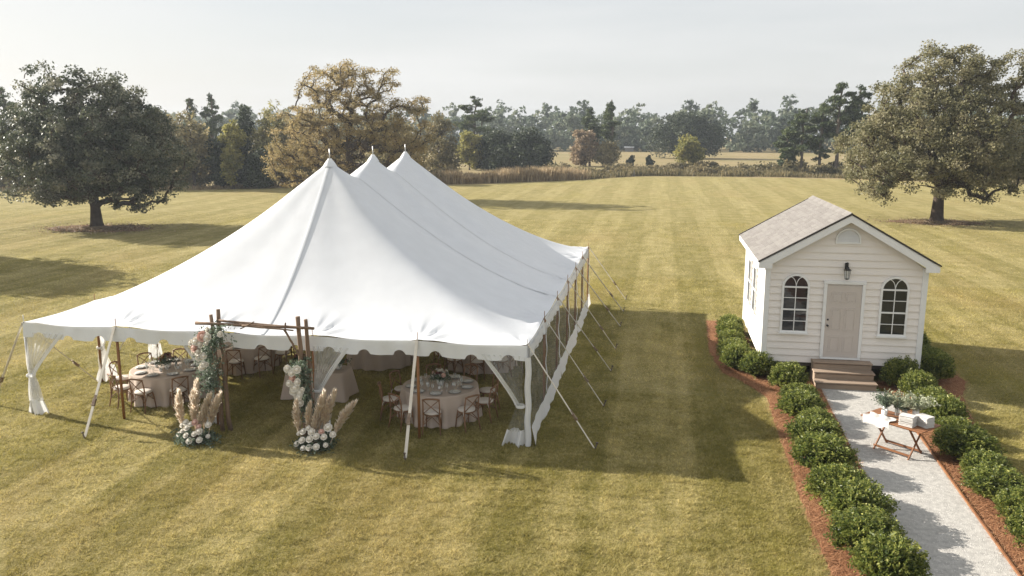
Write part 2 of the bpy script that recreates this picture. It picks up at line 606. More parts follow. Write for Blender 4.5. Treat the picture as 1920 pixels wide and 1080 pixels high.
def edge_y(x):
    return np.interp(x, [p[0] for p in LAWN_EDGE], [p[1] for p in LAWN_EDGE])


ms = MB()
ms.add([(-640, -60, -0.03), (640, -60, -0.03), (640, 640, -0.03), (-640, 640, -0.03)], [(0, 1, 2, 3)])
tag(ms.build('meadow', M['meadow']), 'tan dry meadow beyond the mown lawn', 'meadow', kind='structure')
xs = np.linspace(-130, 90, 221)
ye = edge_y(xs) + np.cumsum(RNG.normal(0, 0.12, 221)) * 0.6
lawn_v = [(x, -40, 0) for x in xs] + [(x, y, 0) for x, y in zip(xs, ye)]
ms = MB()
ms.add(lawn_v, [(i, i + 1, 222 + i, 221 + i) for i in range(220)])
tag(ms.build('lawn', M['lawn_turf']), 'olive and straw coloured mown lawn in stripes', 'lawn', kind='structure')


def inside(poly, X, Y):
    res = np.zeros(len(X), bool)
    n = len(poly)
    for i in range(n):
        x1, y1 = poly[i]
        x2, y2 = poly[(i + 1) % n]
        c = ((y1 > Y) != (y2 > Y))
        with np.errstate(divide='ignore', invalid='ignore'):
            xi = (x2 - x1) * (Y - y1) / (y2 - y1 + 1e-12) + x1
        res ^= c & (X < xi)
    return res


def path_l(y): return 4.28 + 0.030 * (y - 13)
def path_r(y): return 5.87 + 0.044 * (y - 13)


PATH = [(path_l(y), y) for y in np.linspace(6, 23.25, 12)] + [(path_r(y), y) for y in np.linspace(23.25, 6, 12)]
BED_L = [(1.90, 31.2), (1.85, 29.6), (1.78, 26.7), (2.0, 24.4), (2.62, 23.3), (3.02, 22.2), (2.98, 20.35), (2.95, 17.95), (2.90, 16.0), (2.90, 14.2), (2.95, 12.5), (2.9, 6.0),
         (path_l(6) - .004, 6.0), (path_l(23.25) - .004, 23.25), (4.45, 24.2), (3.12, 24.3), (3.12, 31.2)]
BED_R = [(path_r(6) + .03, 6.0), (7.15, 6.0), (7.2, 14), (7.5, 18), (7.75, 21), (8.2, 23.2), (8.75, 24.6), (8.8, 28.2), (7.35, 28.4), (7.35, 24.3), (6.05, 24.2), (path_r(23.25) + .03, 23.25)]
HOUSE = [(2.9, 24.0), (7.5, 24.0), (7.5, 29.9), (2.9, 29.9)]


def wobble(poly, amp, step, seed):
    r = np.random.default_rng(seed)
    out = []
    for i in range(len(poly)):
        a, b = np.array(poly[i]), np.array(poly[(i + 1) % len(poly)])
        k = max(1, int(np.linalg.norm(b - a) / step))
        for j in range(k):
            out.append(tuple(a + (b - a) * j / k + r.normal(0, amp, 2)))
    return out


for nm, poly, mat, z, lab in (('mulch_bed', BED_L, 'pine_straw_bed', 0.012, 'rust brown pine straw bed left of the gravel path'),
                              ('mulch_bed', BED_R, 'pine_straw_bed', 0.012, 'rust brown pine straw bed right of the gravel path'),
                              ('gravel_path', PATH, 'gravel', 0.018, 'pale crushed gravel path leading to the cottage steps')):
    pl = wobble(poly, 0.025, 0.25, 5) if nm == 'mulch_bed' else poly
    b_ = MB()
    b_.add([(x, y, z) for x, y in pl], [tuple(range(len(pl)))])
    tag(b_.build(nm, M[mat]), lab, 'path' if 'path' in nm else 'flower bed', kind='structure')
# timber edging along the right side of the path
e_ = MB()
ys = np.linspace(6, 23.2, 7)
for a, b2 in zip(ys[:-1], ys[1:]):
    e_.prism([(path_r(a) - .002, a), (path_r(a) + .03, a), (path_r(b2) + .03, b2 - .01), (path_r(b2) - .002, b2 - .01)], 'z', -0.02, 0.055)
tag(e_.build('path_edging', M['folding_wood']), 'thin timber edging along the right of the gravel path', 'edging')

# bare straw-covered rings under the two lawn oaks
for (cx, cy, rx, ry, lab) in ((-39.6, 53.6, 4.0, 2.3, 'brown leaf litter ring under the left oak'), (21.0, 68.2, 3.4, 2.0, 'reddish dirt ring under the right oak')):
    pts = [(cx + rx * cos(t) * random.uniform(.85, 1.12), cy + ry * sin(t) * random.uniform(.85, 1.12)) for t in np.linspace(0, 2 * pi, 40)[:-1]]
    b_ = MB()
    b_.add([(x, y, 0.014) for x, y in pts], [tuple(range(len(pts)))])
    tag(b_.build('dirt_ring', M['dirt']), lab, 'dirt', kind='structure')
    rl_ = np.random.default_rng(int(cx * 10) % 1000)
    k = 2600
    a_ = rl_.uniform(0, 2 * pi, k)
    d_ = np.abs(rl_.normal(0, .62, k))
    q_ = np.stack([cx + rx * d_ * np.cos(a_), cy + ry * 1.2 * d_ * np.sin(a_), rl_.uniform(.02, .07, k)], 1)
    V_, F_ = leaf_quads(q_, unit(rl_.normal(size=(k, 3)) * .5 + np.array([0, 0, 1])), .07 * rl_.uniform(.6, 1.3, k), .6, rl_)
    tag(link('leaf_litter', np_mesh('leaf_litter', V_, F_, rl_.random(k)), M['f_rust']), 'fallen brown leaves scattered on the ' + ('left oak ring' if cx < 0 else 'right oak ring'), 'leaves', kind='stuff')

# grass blades over the lawn near the camera
TUFT = np.random.default_rng(55).random((1000, 1000))


def grass(n, y0, y1, hmin, hmax, w, seed):
    r = np.random.default_rng(seed)
    out = []
    need = n
    u = r.random(int(n * 1.25))
    Y = np.sqrt(y0 ** 2 + u * (y1 ** 2 - y0 ** 2))          # widening view: more where it is wider
    ang = rad(10) + r.uniform(rad(-33.5), rad(33.5), len(Y))
    X = -np.tan(ang) * Y
    keep = ~(inside(PATH, X, Y) | inside(BED_L, X, Y) | inside(BED_R, X, Y) | inside(HOUSE, X, Y))
    keep &= Y < edge_y(X) - .5
    X, Y = X[keep][:n], Y[keep][:n]
    k = len(X)
    h = r.uniform(hmin, hmax, k)
    tuft = TUFT[(X / .11).astype(int) % 997, (Y / .11).astype(int) % 991] * .6 + TUFT[(X / .31).astype(int) % 991, (Y / .29).astype(int) % 997] * .6
    h = h * (.45 + 1.25 * tuft ** 2)
    th = r.uniform(0, 2 * pi, k)
    lean = r.uniform(0.6, 1.6, k) * h
    la = r.uniform(0, 2 * pi, k)
    ww = w * r.uniform(.6, 1.3, k)
    base = np.stack([X, Y, np.full(k, -0.004)], 1)
    side = np.stack([np.cos(th) * ww, np.sin(th) * ww, np.zeros(k)], 1)
    tip = base + np.stack([np.cos(la) * lean, np.sin(la) * lean, h], 1)
    V = np.stack([base - side, base + side, tip], 1).reshape(-1, 3)
    F = np.arange(k * 3).reshape(k, 3)
    return V, F, r.random(k)


parts = [grass(540000, 9.5, 22, .026, .06, .0058, 1), grass(260000, 22, 40, .028, .06, .010, 2), grass(110000, 40, 65, .02, .05, .015, 3)]
off, VV, FF, RR = 0, [], [], []
for V, F, R_ in parts:
    VV.append(V); FF.append(F + off); RR.append(R_); off += len(V)
g_me = np_mesh('lawn_grass', np.concatenate(VV), np.concatenate(FF), np.concatenate(RR))
tag(link('lawn_grass', g_me, M['lawn_blade']), 'short olive grass blades covering the mown lawn', 'grass', kind='stuff')

# pine straw needles and gravel stones
def scatter(poly, n, seed):
    r = np.random.default_rng(seed)
    P = np.array(poly)
    lo, hi = P.min(0), P.max(0)
    q = r.uniform(lo, hi, (n * 6, 2))
    q = q[inside(poly, q[:, 0], q[:, 1])]
    return q[:n], r


for poly, n, seed, lab in ((BED_L, 30000, 11, 'loose rusty pine needles on the left bed'), (BED_R, 24000, 12, 'loose rusty pine needles on the right bed')):
    q, r = scatter(poly, n, seed)
    k = len(q)
    q = q + r.normal(0, .03, q.shape)
    th = r.uniform(0, pi, k)
    L = r.uniform(.05, .13, k)
    d = np.stack([np.cos(th) * L, np.sin(th) * L, r.uniform(-.25, .5, k) * L], 1)
    s = np.stack([-np.sin(th), np.cos(th), np.zeros(k)], 1) * .005
    c = np.stack([q[:, 0], q[:, 1], r.uniform(.015, .06, k)], 1)
    V = np.stack([c - d - s, c - d + s, c + d], 1).reshape(-1, 3)
    tag(link('pine_straw', np_mesh('pine_straw', V, np.arange(k * 3).reshape(k, 3), r.random(k)), M['pine_straw']), lab, 'pine straw', kind='stuff')
q, r = scatter(PATH, 24000, 13)
k = len(q)
s = r.uniform(.006, .016, k)[:, None]
oct_ = np.array([(1, 0, 0), (0, 1, 0), (-1, 0, 0), (0, -1, 0), (0, 0, .8)])
th = r.uniform(0, 2 * pi, k)
rot = np.stack([np.stack([np.cos(th), -np.sin(th), th * 0], 1), np.stack([np.sin(th), np.cos(th), th * 0], 1), np.stack([th * 0, th * 0, th * 0 + 1], 1)], 1)
pv = np.einsum('kij,vj->kvi', rot, oct_) * s[:, None] * r.uniform(.7, 1.3, (k, 5, 1)) + np.stack([q[:, 0], q[:, 1], np.full(k, .014)], 1)[:, None]
fb = np.array([(0, 1, 4), (1, 2, 4), (2, 3, 4), (3, 0, 4)])
F = (np.arange(k)[:, None, None] * 5 + fb).reshape(-1, 3)
tag(link('gravel_stones', np_mesh('gravel_stones', pv.reshape(-1, 3), F, np.repeat(r.random(k), 4)), M['pebble']), 'loose pale grey stones on the gravel path', 'gravel', kind='stuff')

# ------------------------------------------------------------------ trees
def branches(root_pts, root_r, centers, rng, tip_r):
    """joins every clump centre to the nearest wood nearer the root; returns an MB of tubes"""
    nodes = [np.array(p, float) for p in root_pts]
    parent = [-1] + list(range(len(root_pts) - 1))
    nroot = len(root_pts)
    fork0 = max(1, nroot // 3)
    order = np.argsort(np.linalg.norm(centers - np.array(root_pts[-1]) * [1, 1, .6], axis=1))
    tips = []
    for ci in order:
        c = centers[ci]
        A = np.array(nodes[fork0:])
        d = np.linalg.norm(A - c, axis=1) + np.maximum(0, A[:, 2] - c[2] + 0.1) * 1.2
        j = int(np.argmin(d)) + fork0
        a = nodes[j]
        L = np.linalg.norm(c - a)
        k = 3 if L > 1.2 else 2
        prev = j
        for t in range(1, k + 1):
            f = t / k
            p = a + (c - a) * f + rng.normal(0, .05 * L, 3) * (t < k)
            p[2] += L * .10 * sin(pi * f)
            nodes.append(p)
            parent.append(prev)
            prev = len(nodes) - 1
        tips.append(prev)
    cnt = np.zeros(len(nodes))
    for t in tips: cnt[t] += 1
    for i in range(len(nodes) - 1, 0, -1):
        if parent[i] >= 0: cnt[parent[i]] += cnt[i]
    rad_ = tip_r * np.maximum(cnt, 1) ** 0.52
    for i in range(nroot): rad_[i] = max(rad_[i] if i >= fork0 else 0, root_r[i])
    rad_ = np.minimum(rad_, root_r[min(fork0, nroot - 1)])
    for i in range(nroot): rad_[i] = max(rad_[i], root_r[i])
    mb = MB()
    for i in range(1, len(nodes)):
        pi_ = parent[i]
        r0 = min(rad_[pi_], rad_[i] * 1.5 if i >= nroot else rad_[pi_])
        mb.tube([nodes[pi_], nodes[i]], [r0, rad_[i]], 7 if i < nroot else 5, caps=False)
    return mb


def clump_centers(lobes, n, rng, shell=0.42, rough=0):
    lobes = list(lobes)
    for _ in range(rough):                 # small outlying sprays that break up the outline
        l = lobes[rng.integers(len(lobes))]
        d = unit(rng.normal(size=3)) * np.array([1, 1, .9])
        q = [l[i] + d[i] * l[3 + i] * .98 for i in range(3)]
        s_ = rng.uniform(.16, .30) * l[3]
        lobes.append((q[0], q[1], max(q[2], 1.2), s_, s_, s_ * .7))
    w = np.array([l[3] * l[4] * l[5] for l in lobes]) ** 0.8
    w /= w.sum()
    k = rng.choice(len(lobes), n, p=w)
    u = unit(rng.normal(size=(n, 3)))
    rr = rng.random(n) ** shell
    L = np.array(lobes)[k]
    return L[:, :3] + u * rr[:, None] * L[:, 3:]


def crown_leaves(centers, per, clr, leaf, rng, flat=0.6, mid=None, out=0.6, aspect=.6):
    n = len(centers)
    clump_r = rng.uniform(.6, 1.35, n) * clr
    P = np.repeat(centers, per, 0) + unit(rng.normal(size=(n * per, 3))) * (rng.random(n * per) ** .5 * 1.55 * np.repeat(clump_r, per))[:, None] * np.array([1, 1, flat])
    mid = centers.mean(0) if mid is None else mid
    Nn = unit(rng.normal(size=P.shape) + out * unit(P - mid) + np.array([0, 0, .25]))
    V, F = leaf_quads(P, Nn, leaf * rng.uniform(.6, 1.3, len(P)), aspect, rng)
    rnd = np.clip(np.repeat(rng.normal(.5, .14, n), per) + rng.normal(0, .16, n * per), 0, 1)
    return V, F, rnd


def make_tree(name, label, loc, lobes, n, per, clr, leaf, mat, bark, trunk, trunk_r, seed, group=None, cat='tree', flat=.6, shell=.42, tip_r=.03, rz=0.0, aspect=.6, rough=6):
    rng = np.random.default_rng(seed)
    t = empty(name, (loc[0], loc[1], 0), rz, label, cat, group)
    C_ = clump_centers(lobes, n, rng, shell, rough)
    C_[:, 2] = np.maximum(C_[:, 2], .7 * clr + .3)
    tr_h = trunk
    pts = [(rng.normal(0, .02 * tr_h * f), rng.normal(0, .02 * tr_h * f), tr_h * f) for f in np.linspace(0, 1, 8)]
    pts[0] = (0, 0, -.1)
    rr = [trunk_r * (1.35 if i == 0 else 1.06 if i == 1 else 1 - .6 * i / 7) for i in range(8)]
    pts[1] = (0, 0, .35)
    branches(pts, rr, C_, rng, tip_r).build('trunk', M[bark], t, smooth=True)
    V, F, rnd = crown_leaves(C_, per, clr, leaf, rng, flat, aspect=aspect)
    V[:, 2] = np.maximum(V[:, 2], .05)
    link('crown', np_mesh('crown', V, F, rnd), M[mat], t)
    return t


make_tree('oak_tree', 'broad dark green oak on the lawn left of the tent', (-40.5, 54.5),
          [(0, 0, 6.0, 5.6, 5.6, 4.0), (-3.6, 0, 4.6, 3.9, 4.2, 3.0), (3.6, .5, 4.2, 3.7, 4.2, 2.9), (-1.9, 0, 9.4, 2.5, 3.0, 2.5), (1.5, .3, 9.2, 1.7, 2.2, 2.3), (3.6, .2, 7.9, 1.7, 2.2, 1.9), (-4.0, 0, 7.2, 2.6, 3, 2.2), (4.2, 0, 6.6, 2.0, 2.6, 1.8), (0, -3, 5.0, 4, 3.0, 3)],
          860, 122, .44, .100, 'oak_dark', 'bark', 5.0, .42, 21, flat=.7, shell=.40, rough=44)
make_tree('oak_tree', 'broad olive brown oak on the lawn right of the cottage', (21.2, 69.0),
          [(0, 0, 6.4, 5.8, 5.8, 4.4), (-4.2, 0, 5.0, 3.7, 4.2, 3.4), (4.2, .3, 4.8, 3.8, 4.2, 3.2), (-.8, 0, 10.6, 2.9, 3, 2.7), (4.6, .5, 10.2, 2.5, 2.8, 2.8), (1.4, 0, 11.0, 2.0, 2.4, 2.4), (-3.4, 0, 8.4, 2.6, 3, 2.4), (0, -3, 5.4, 4.4, 3, 3.4)],
          840, 122, .46, .096, 'oak_olive', 'bark', 6.5, .46, 22, flat=.7, shell=.38, rough=44)
make_tree('sycamore_tree', 'tall sparse golden brown tree with bare limbs behind the tent', (-31.3, 82.0),
          [(0, 0, 8.2, 5.2, 5, 3.6), (-5.0, 0, 6.2, 3.8, 4, 3.2), (4.6, 0, 7.0, 4.2, 4, 3.0), (-2.2, 0, 11.4, 3.2, 3.4, 2.3), (2.6, 0, 11.6, 3.2, 3.2, 2.0), (-6.6, 0, 3.2, 2.6, 3, 2.6), (6.6, 0, 8.8, 2.2, 2.6, 1.6), (.2, 0, 12.6, 2.2, 2.4, 1.4), (5.5, 0, 4.6, 3.2, 3, 2.6), (-2, 0, 3.6, 3.6, 3.2, 2.4)],
          640, 92, .46, .090, 'sycamore', 'bark', 7.5, .42, 23, flat=.6, shell=.42, tip_r=.031, rough=24)
make_tree('oak_tree', 'oak left of the frame that shades the lawn', (-46.5, 38.4),
          [(0, 0, 6.5, 5, 5, 3.6), (-2, 1, 8.2, 3.2, 3.2, 2.6), (3, 0, 6.0, 3, 3.6, 2.6)], 240, 60, .75, .22, 'oak_dark', 'bark', 5, .42, 24)

TREES = [(-77.3, 89.1, 12.1, 2.9, 'pine', 'tall dark pine at the left edge behind the oak'), (-55.4, 93.0, 9.5, 2.9, 'brown', 'hazy brown tree just right of the left oak'),
         (-51.9, 93.6, 7.4, 1.9, 'ever', 'dark narrow evergreen in the wood left of the golden tree'), (-50.6, 96.2, 10.1, 2.0, 'ever', 'tallest dark evergreen in the wood left of the golden tree'),
         (-49.9, 92.1, 8.6, 1.6, 'ygreen', 'yellow green slender tree before the tallest evergreen'), (-47.3, 97.0, 10.0, 2.6, 'pale', 'pale green tree left of the golden brown tree'),
         (-47.3, 93.6, 4.6, 1.9, 'ever', 'low dark evergreen bush at the foot of the pale green tree'), (-44.2, 97.5, 8.9, 2.6, 'brown', 'tan tree behind the left limbs of the golden tree'),
         (-30.9, 115.9, 9.4, 3.2, 'oakb', 'rounded brown green tree right of the golden tree'), (-33.5, 110.4, 7.6, 3.0, 'brown', 'brown tree behind the third tent peak'),
         (-33.4, 150.0, 13.2, 4.2, 'pine', 'open topped pine rising behind the dark hedge trees'), (-32.4, 141.5, 6.7, 2.6, 'ygreen', 'yellow green round tree at the left of the dark hedge trees'),
         (-29.4, 142.9, 6.9, 3.0, 'ever', 'dark round evergreen beside the yellow green round tree'), (-25.6, 141.0, 7.2, 3.6, 'ever', 'dark round evergreen, middle of the three hedge trees'),
         (-21.6, 140.5, 7.5, 3.8, 'ever', 'dark round evergreen, rightmost of the three hedge trees'), (-13.3, 160.5, 10.8, 2.5, 'pine', 'shorter of the two slim pines in the meadow'),
         (-9.4, 163.6, 12.8, 2.6, 'pine', 'taller of the two slim pines in the meadow'), (-13.8, 157.5, 7.2, 2.8, 'rust', 'rusty autumn tree under the slim pines'),
         (-10.6, 158.9, 5.0, 3.0, 'brown', 'low brown thicket tree right of the rusty tree'), (5.8, 204.3, 10.9, 9.6, 'oak', 'huge dark spreading oak far out in the meadow'),
         (4.9, 150.9, 5.9, 2.6, 'yellow', 'small bright yellow tree in front of the spreading oak'), (19.7, 139.3, 7.6, 2.1, 'pine', 'shortest pine at the left of the right hand grove'),
         (21.8, 138.1, 10.4, 2.4, 'pine', 'second pine from the left in the right hand grove'), (24.4, 137.0, 11.4, 2.5, 'pine', 'third pine from the left in the right hand grove'),
         (26.7, 135.8, 14.2, 2.9, 'pine', 'tallest pine in the right hand grove'), (29.8, 136.4, 13.6, 2.7, 'pine', 'dark pine between the tallest pine and the right oak'),
         (-5.4, 159.6, 2.3, 0.9, 'cedar', 'small dark cedar right of the slim pines'), (-2.0, 160.2, 2.1, 0.9, 'cedar', 'small dark cedar left of the yellow tree'),
         (-59.2, 92.8, 9.4, 2.3, 'brown', 'brown tree showing behind the right edge of the left oak'), (-63.7, 91.5, 8.6, 2.6, 'oakb', 'olive brown tree behind the left oak crown'),
         (-72.2, 90.0, 9.0, 2.9, 'oakb', 'olive brown tree behind the left side of the left oak'), (-73.1, 122.9, 12.0, 1.6, 'pine', 'left of two hazy pines above the far left wood'),
         (-69.7, 123.5, 12.5, 2.2, 'pine', 'right of two hazy pines above the far left wood'), (35.1, 131.6, 8.2, 3.5, 'brown', 'brown tree behind the left side of the right oak'),
         (43.6, 133.1, 8.0, 3.9, 'oakb', 'olive brown tree behind the right oak'), (50.2, 131.5, 8.8, 3.5, 'pine', 'pine behind the right side of the right oak'),
         (-39.5, 100.5, 7.0, 2.6, 'oakb', 'olive tree seen through the trunk of the golden tree'), (-36.0, 106.0, 8.0, 2.8, 'brown', 'tan tree seen behind the right limbs of the golden tree')]


def tree_lobes(kind, h, w, r):
    if kind in ('pine',):
        out = []
        k = 22
        f0 = r.uniform(.22, .42)
        for i in range(k):
            f = f0 + (.97 - f0) * i / (k - 1)
            q = (f - f0) / (1 - f0)
            s = w * (.45 + .75 * min(1, q * 3)) * (1.08 - .82 * q ** 1.4) * r.uniform(.6, 1.15)
            a = r.uniform(0, 2 * pi)
            o = s * .62 * (1 - q ** 6)
            out.append((cos(a) * o, sin(a) * o, h * f - .2, s * .48, s * .48, h * .028))
        return out
    if kind == 'cedar':
        return [(0, 0, h * .3, w, w, h * .28), (0, 0, h * .62, w * .6, w * .6, h * .3)]
    if kind == 'ever':
        return [(0, 0, h * .42, w, w, h * .40), (r.uniform(-.3, .3) * w, 0, h * .72, w * .62, w * .62, h * .26), (0, 0, h * .2, w * .95, w * .95, h * .18)]
    if kind == 'oak':
        return [(0, 0, h * .5, w * .8, w * .7, h * .44), (-w * .5, 0, h * .38, w * .5, w * .5, h * .34), (w * .5, 0, h * .40, w * .5, w * .5, h * .36), (0, 0, h * .75, w * .55, w * .5, h * .24)]
    out = [(0, 0, h * .5, w * .85, w * .85, h * .40), (r.uniform(-.3, .3) * w, r.uniform(-.3, .3) * w, h * .76, w * .6, w * .6, h * .23)]
    for i in range(3):
        a = r.uniform(0, 2 * pi)
        out.append((cos(a) * w * .5, sin(a) * w * .5, h * r.uniform(.22, .5), w * .55, w * .55, h * .24))
    return out


KMAT = dict(pine='f_pine', brown='f_brown', ever='f_ever', ygreen='f_ygreen', pale='f_pale', oakb='f_oakb', rust='f_rust', oak='f_ever', yellow='f_ygreen', cedar='f_ever')
for i, (x, y, h, w, kind, lab) in enumerate(TREES):
    r = random.Random(100 + i)
    big = kind == 'oak'
    n = int({'pine': 170, 'ever': 170, 'cedar': 30, 'oak': 460}.get(kind, 130) * (1 if w > 2 else .7))
    per = {'pine': 36, 'ever': 48, 'cedar': 25}.get(kind, 40)
    clr = {'pine': .36, 'oak': .8, 'cedar': .25}.get(kind, .17 * w + .1)
    make_tree('pine_tree' if kind == 'pine' else 'cedar_bush' if kind == 'cedar' else 'evergreen_tree' if kind == 'ever' else 'leafy_tree', lab, (x, y),
              tree_lobes(kind, h, w, r), n, per, clr, .24 if y > 130 else .20, KMAT[kind], 'pale_bark' if kind == 'pine' else 'bark', h * (.97 if kind == 'pine' else .6), .02 * h + (.02 if kind == 'pine' else 0), 300 + i,
              group='trees beyond the lawn', cat='bush' if kind == 'cedar' else 'tree', flat=.5 if kind == 'pine' else .8, tip_r=.02 if kind == 'pine' else .025, aspect=.35 if kind == 'pine' else .6)


# the far wood, one mass along the end of the meadow
def far_wood():
    rng = np.random.default_rng(77)
    VV, FF, RR, off = [], [], [], 0
    for row, (yy, hmin, hmax, n) in enumerate(((266, 8.5, 12.5, 80), (280, 11, 14.5, 78), (298, 12.5, 16.5, 72))):
        for x in np.linspace(-190, 230, n) + rng.normal(0, 2.0, n):
            h = rng.uniform(hmin, hmax)
            w = rng.uniform(3.6, 6.0)
            if rng.random() < .16:                      # a pine: narrow, high, open
                h *= 1.12; w *= .6
                lobes = [(rng.normal(0, .6), 0, h * f, w * s, w * s, h * .07) for f, s in ((.55, .9), (.7, 1.0), (.84, .9), (.95, .6))] + [(0, 0, h * .35, w * .7, w * .7, h * .2)]
            else:
                lobes = [(0, 0, h * .45, w, w, h * .42), (rng.normal(0, 1.2), 0, h * .75, w * .65, w * .65, h * .25), (rng.normal(0, 2), -1, h * .2, w, w, h * .2)]
            C_ = clump_centers(lobes, 42, rng, .4) + np.array([x, yy + rng.normal(0, 3) - .04 * abs(x), 0])
            C_[:, 2] = np.maximum(C_[:, 2], .6)
            V, F, rnd = crown_leaves(C_, 12, .85, .67, rng, .7)
            rnd = np.clip(rnd + rng.normal(0, .22), 0, 1)
            VV.append(V); FF.append(F + off); RR.append(rnd); off += len(V)
    return np_mesh('far_wood', np.concatenate(VV), np.concatenate(FF), np.concatenate(RR))


tag(link('far_wood', far_wood(), M['f_far']), 'hazy mixed wood along the far end of the meadow', 'woodland', kind='stuff')


# reeds and brush along the lawn's edge
def reeds(segs, n, hmin, hmax, seed, depth):
    r = np.random.default_rng(seed)
    A = np.array(segs, float)
    L = np.r_[0, np.cumsum(np.linalg.norm(np.diff(A, axis=0), axis=1))]
    t = r.random(n) * L[-1]
    X = np.interp(t, L, A[:, 0]) + r.normal(0, .4, n)
    Y = np.interp(t, L, A[:, 1]) + r.random(n) ** 1.2 * depth
    hh = (hmin + (hmax - hmin) * (.5 + .3 * np.sin(t * .55 + 2 * np.sin(t * .21)) + .25 * np.sin(t * 2.1 + Y * .9))) * r.uniform(.35, 1.15, n)
    la = r.uniform(0, 2 * pi, n)
    ln = r.uniform(.05, .35, n) * hh
    th = r.uniform(0, pi, n)
    base = np.stack([X, Y, np.full(n, -.05)], 1)
    sd = np.stack([np.cos(th), np.sin(th), th * 0], 1) * (.03 + .025 * r.random(n))[:, None]
    tip = base + np.stack([np.cos(la) * ln, np.sin(la) * ln, hh], 1)
    mid = (base + tip) / 2 + np.array([0, 0, .08]) * hh[:, None]
    V = np.stack([base - sd, base + sd, mid + sd * 1.2, tip, mid - sd * 1.2], 1).reshape(-1, 3)
    return V, np.arange(n * 5).reshape(n, 5), r.random(n)


V, F, R_ = reeds([(-29, 103.6), (-22, 107.8), (-10.5, 118)], 16000, .9, 1.9, 31, 5.0)
tag(link('reed_bank', np_mesh('reed_bank', V, F, R_), M['reed']), 'tan reeds along the lawn edge right of the tent peaks', 'reeds', kind='stuff')
V, F, R_ = reeds([(-10.8, 118), (-3, 128.6), (15.7, 129), (27, 126.6), (45, 118.5), (60, 116)], 16000, .25, 1.2, 32, 9.0)
tag(link('tall_grass', np_mesh('tall_grass', V, F, R_), M['brush']), 'straw coloured tall grass along the far lawn edge', 'tall grass', kind='stuff')
V, F, R_ = reeds([(-130, 70.8), (-79, 82.8), (-56.5, 88.4), (-46.8, 95.2), (-29, 103.4)], 12000, .3, .8, 33, 3.0)
tag(link('tall_grass', np_mesh('tall_grass', V, F, R_), M['reed']), 'brown tall grass along the wood behind the left oak', 'tall grass', kind='stuff')


def thicket(name, label, spots, leaf, mat, seed):
    rng = np.random.default_rng(seed)
    VV, FF, RR, off = [], [], [], 0
    for (x, y, w, h) in spots:
        C_ = clump_centers([(x, y, h * .45, w, w * .7, h * .5)], 26, rng)
        C_[:, 2] = np.maximum(C_[:, 2], .2)
        V, F, rnd = crown_leaves(C_, 20, .3 * w ** .5, leaf * 1.1, rng, .7)
        V[:, 2] = np.maximum(V[:, 2], -.02)
        rnd = np.clip(rnd + rng.normal(0, .2), 0, 1)
        VV.append(V); FF.append(F + off); RR.append(rnd); off += len(V)
    tag(link(name, np_mesh(name, np.concatenate(VV), np.concatenate(FF), np.concatenate(RR)), M[mat]), label, 'brush', kind='stuff')


r = random.Random(5)
thicket('brush', 'mixed low brush between the reeds and the far meadow', [(x, float(edge_y(x)) + r.uniform(3, 22), r.uniform(.8, 2.0), r.uniform(.6, 1.7)) for x in np.linspace(-16, 34, 60)], .16, 'brush', 41)
thicket('brush', 'shadowy undergrowth below the wood left of the golden tree', [(x, float(edge_y(x)) + r.uniform(2.5, 7), r.uniform(1.2, 2.6), r.uniform(1.2, 4.2)) for x in np.linspace(-95, -28, 75)], .18, 'f_oakb', 42)
thicket('brush', 'dark shrubs at the foot of the right hand pine grove', [(x, float(edge_y(x)) + r.uniform(6, 14), r.uniform(.9, 2.0), r.uniform(.8, 2.6)) for x in np.linspace(18, 62, 34)], .18, 'f_oakb', 43)

# a pale shed and a marker post far out in the meadow
sh = empty('field_shed', (-9.6, 262, 0), .1, 'tiny white roofed shed before the far wood', 'shed')
MB().box((0, 0, .6), (2.6, 2.0, 1.2)).build('wall', M['block'], sh)
MB().prism([(-1.2, 1.17), (1.2, 1.17), (0, 1.55)], 'x', -1.5, 1.5).build('roof', M['trim_white'], sh)
po = empty('marker_post', (-3.8, 127.0, 0), 0, 'small grey marker post at the far lawn edge', 'post')
MB().box((0, 0, .4), (.14, .14, .9)).build('shaft', M['block'], po)
MB().box((0, 0, .88), (.2, .2, .06)).build('cap', M['block'], po)

# ------------------------------------------------------------------ the tent
XL, XR, YF, YB, ZE, ZP = -15.44, -2.78, 17.69, 33.48, 2.35, 6.2
XC, HW = (XL + XR) / 2, (XR - XL) / 2
PEAKS = [22.3, 25.9, 29.4]
VAL = [(24.1, 23.15), (27.65, 25.85)]       # valley: y at the ridge, y at the eave
ZSAD = 5.78
FRONT_X = [XL + (XR - XL) * i / 5 for i in range(6)]
SIDE_Y = [YF, 20.4, 23.1, 25.8, 28.35, 30.9, YB]


def eave_z(x, y):
    """the eave dips a little between the poles"""
    on_end = (np.abs(y - YF) < .02) | (np.abs(y - YB) < .02)
    px = (x - XL) / ((XR - XL) / 5)
    py = np.interp(y, SIDE_Y, range(7))
    return ZE - .035 * np.sin(pi * np.where(on_end, px, py)) ** 2


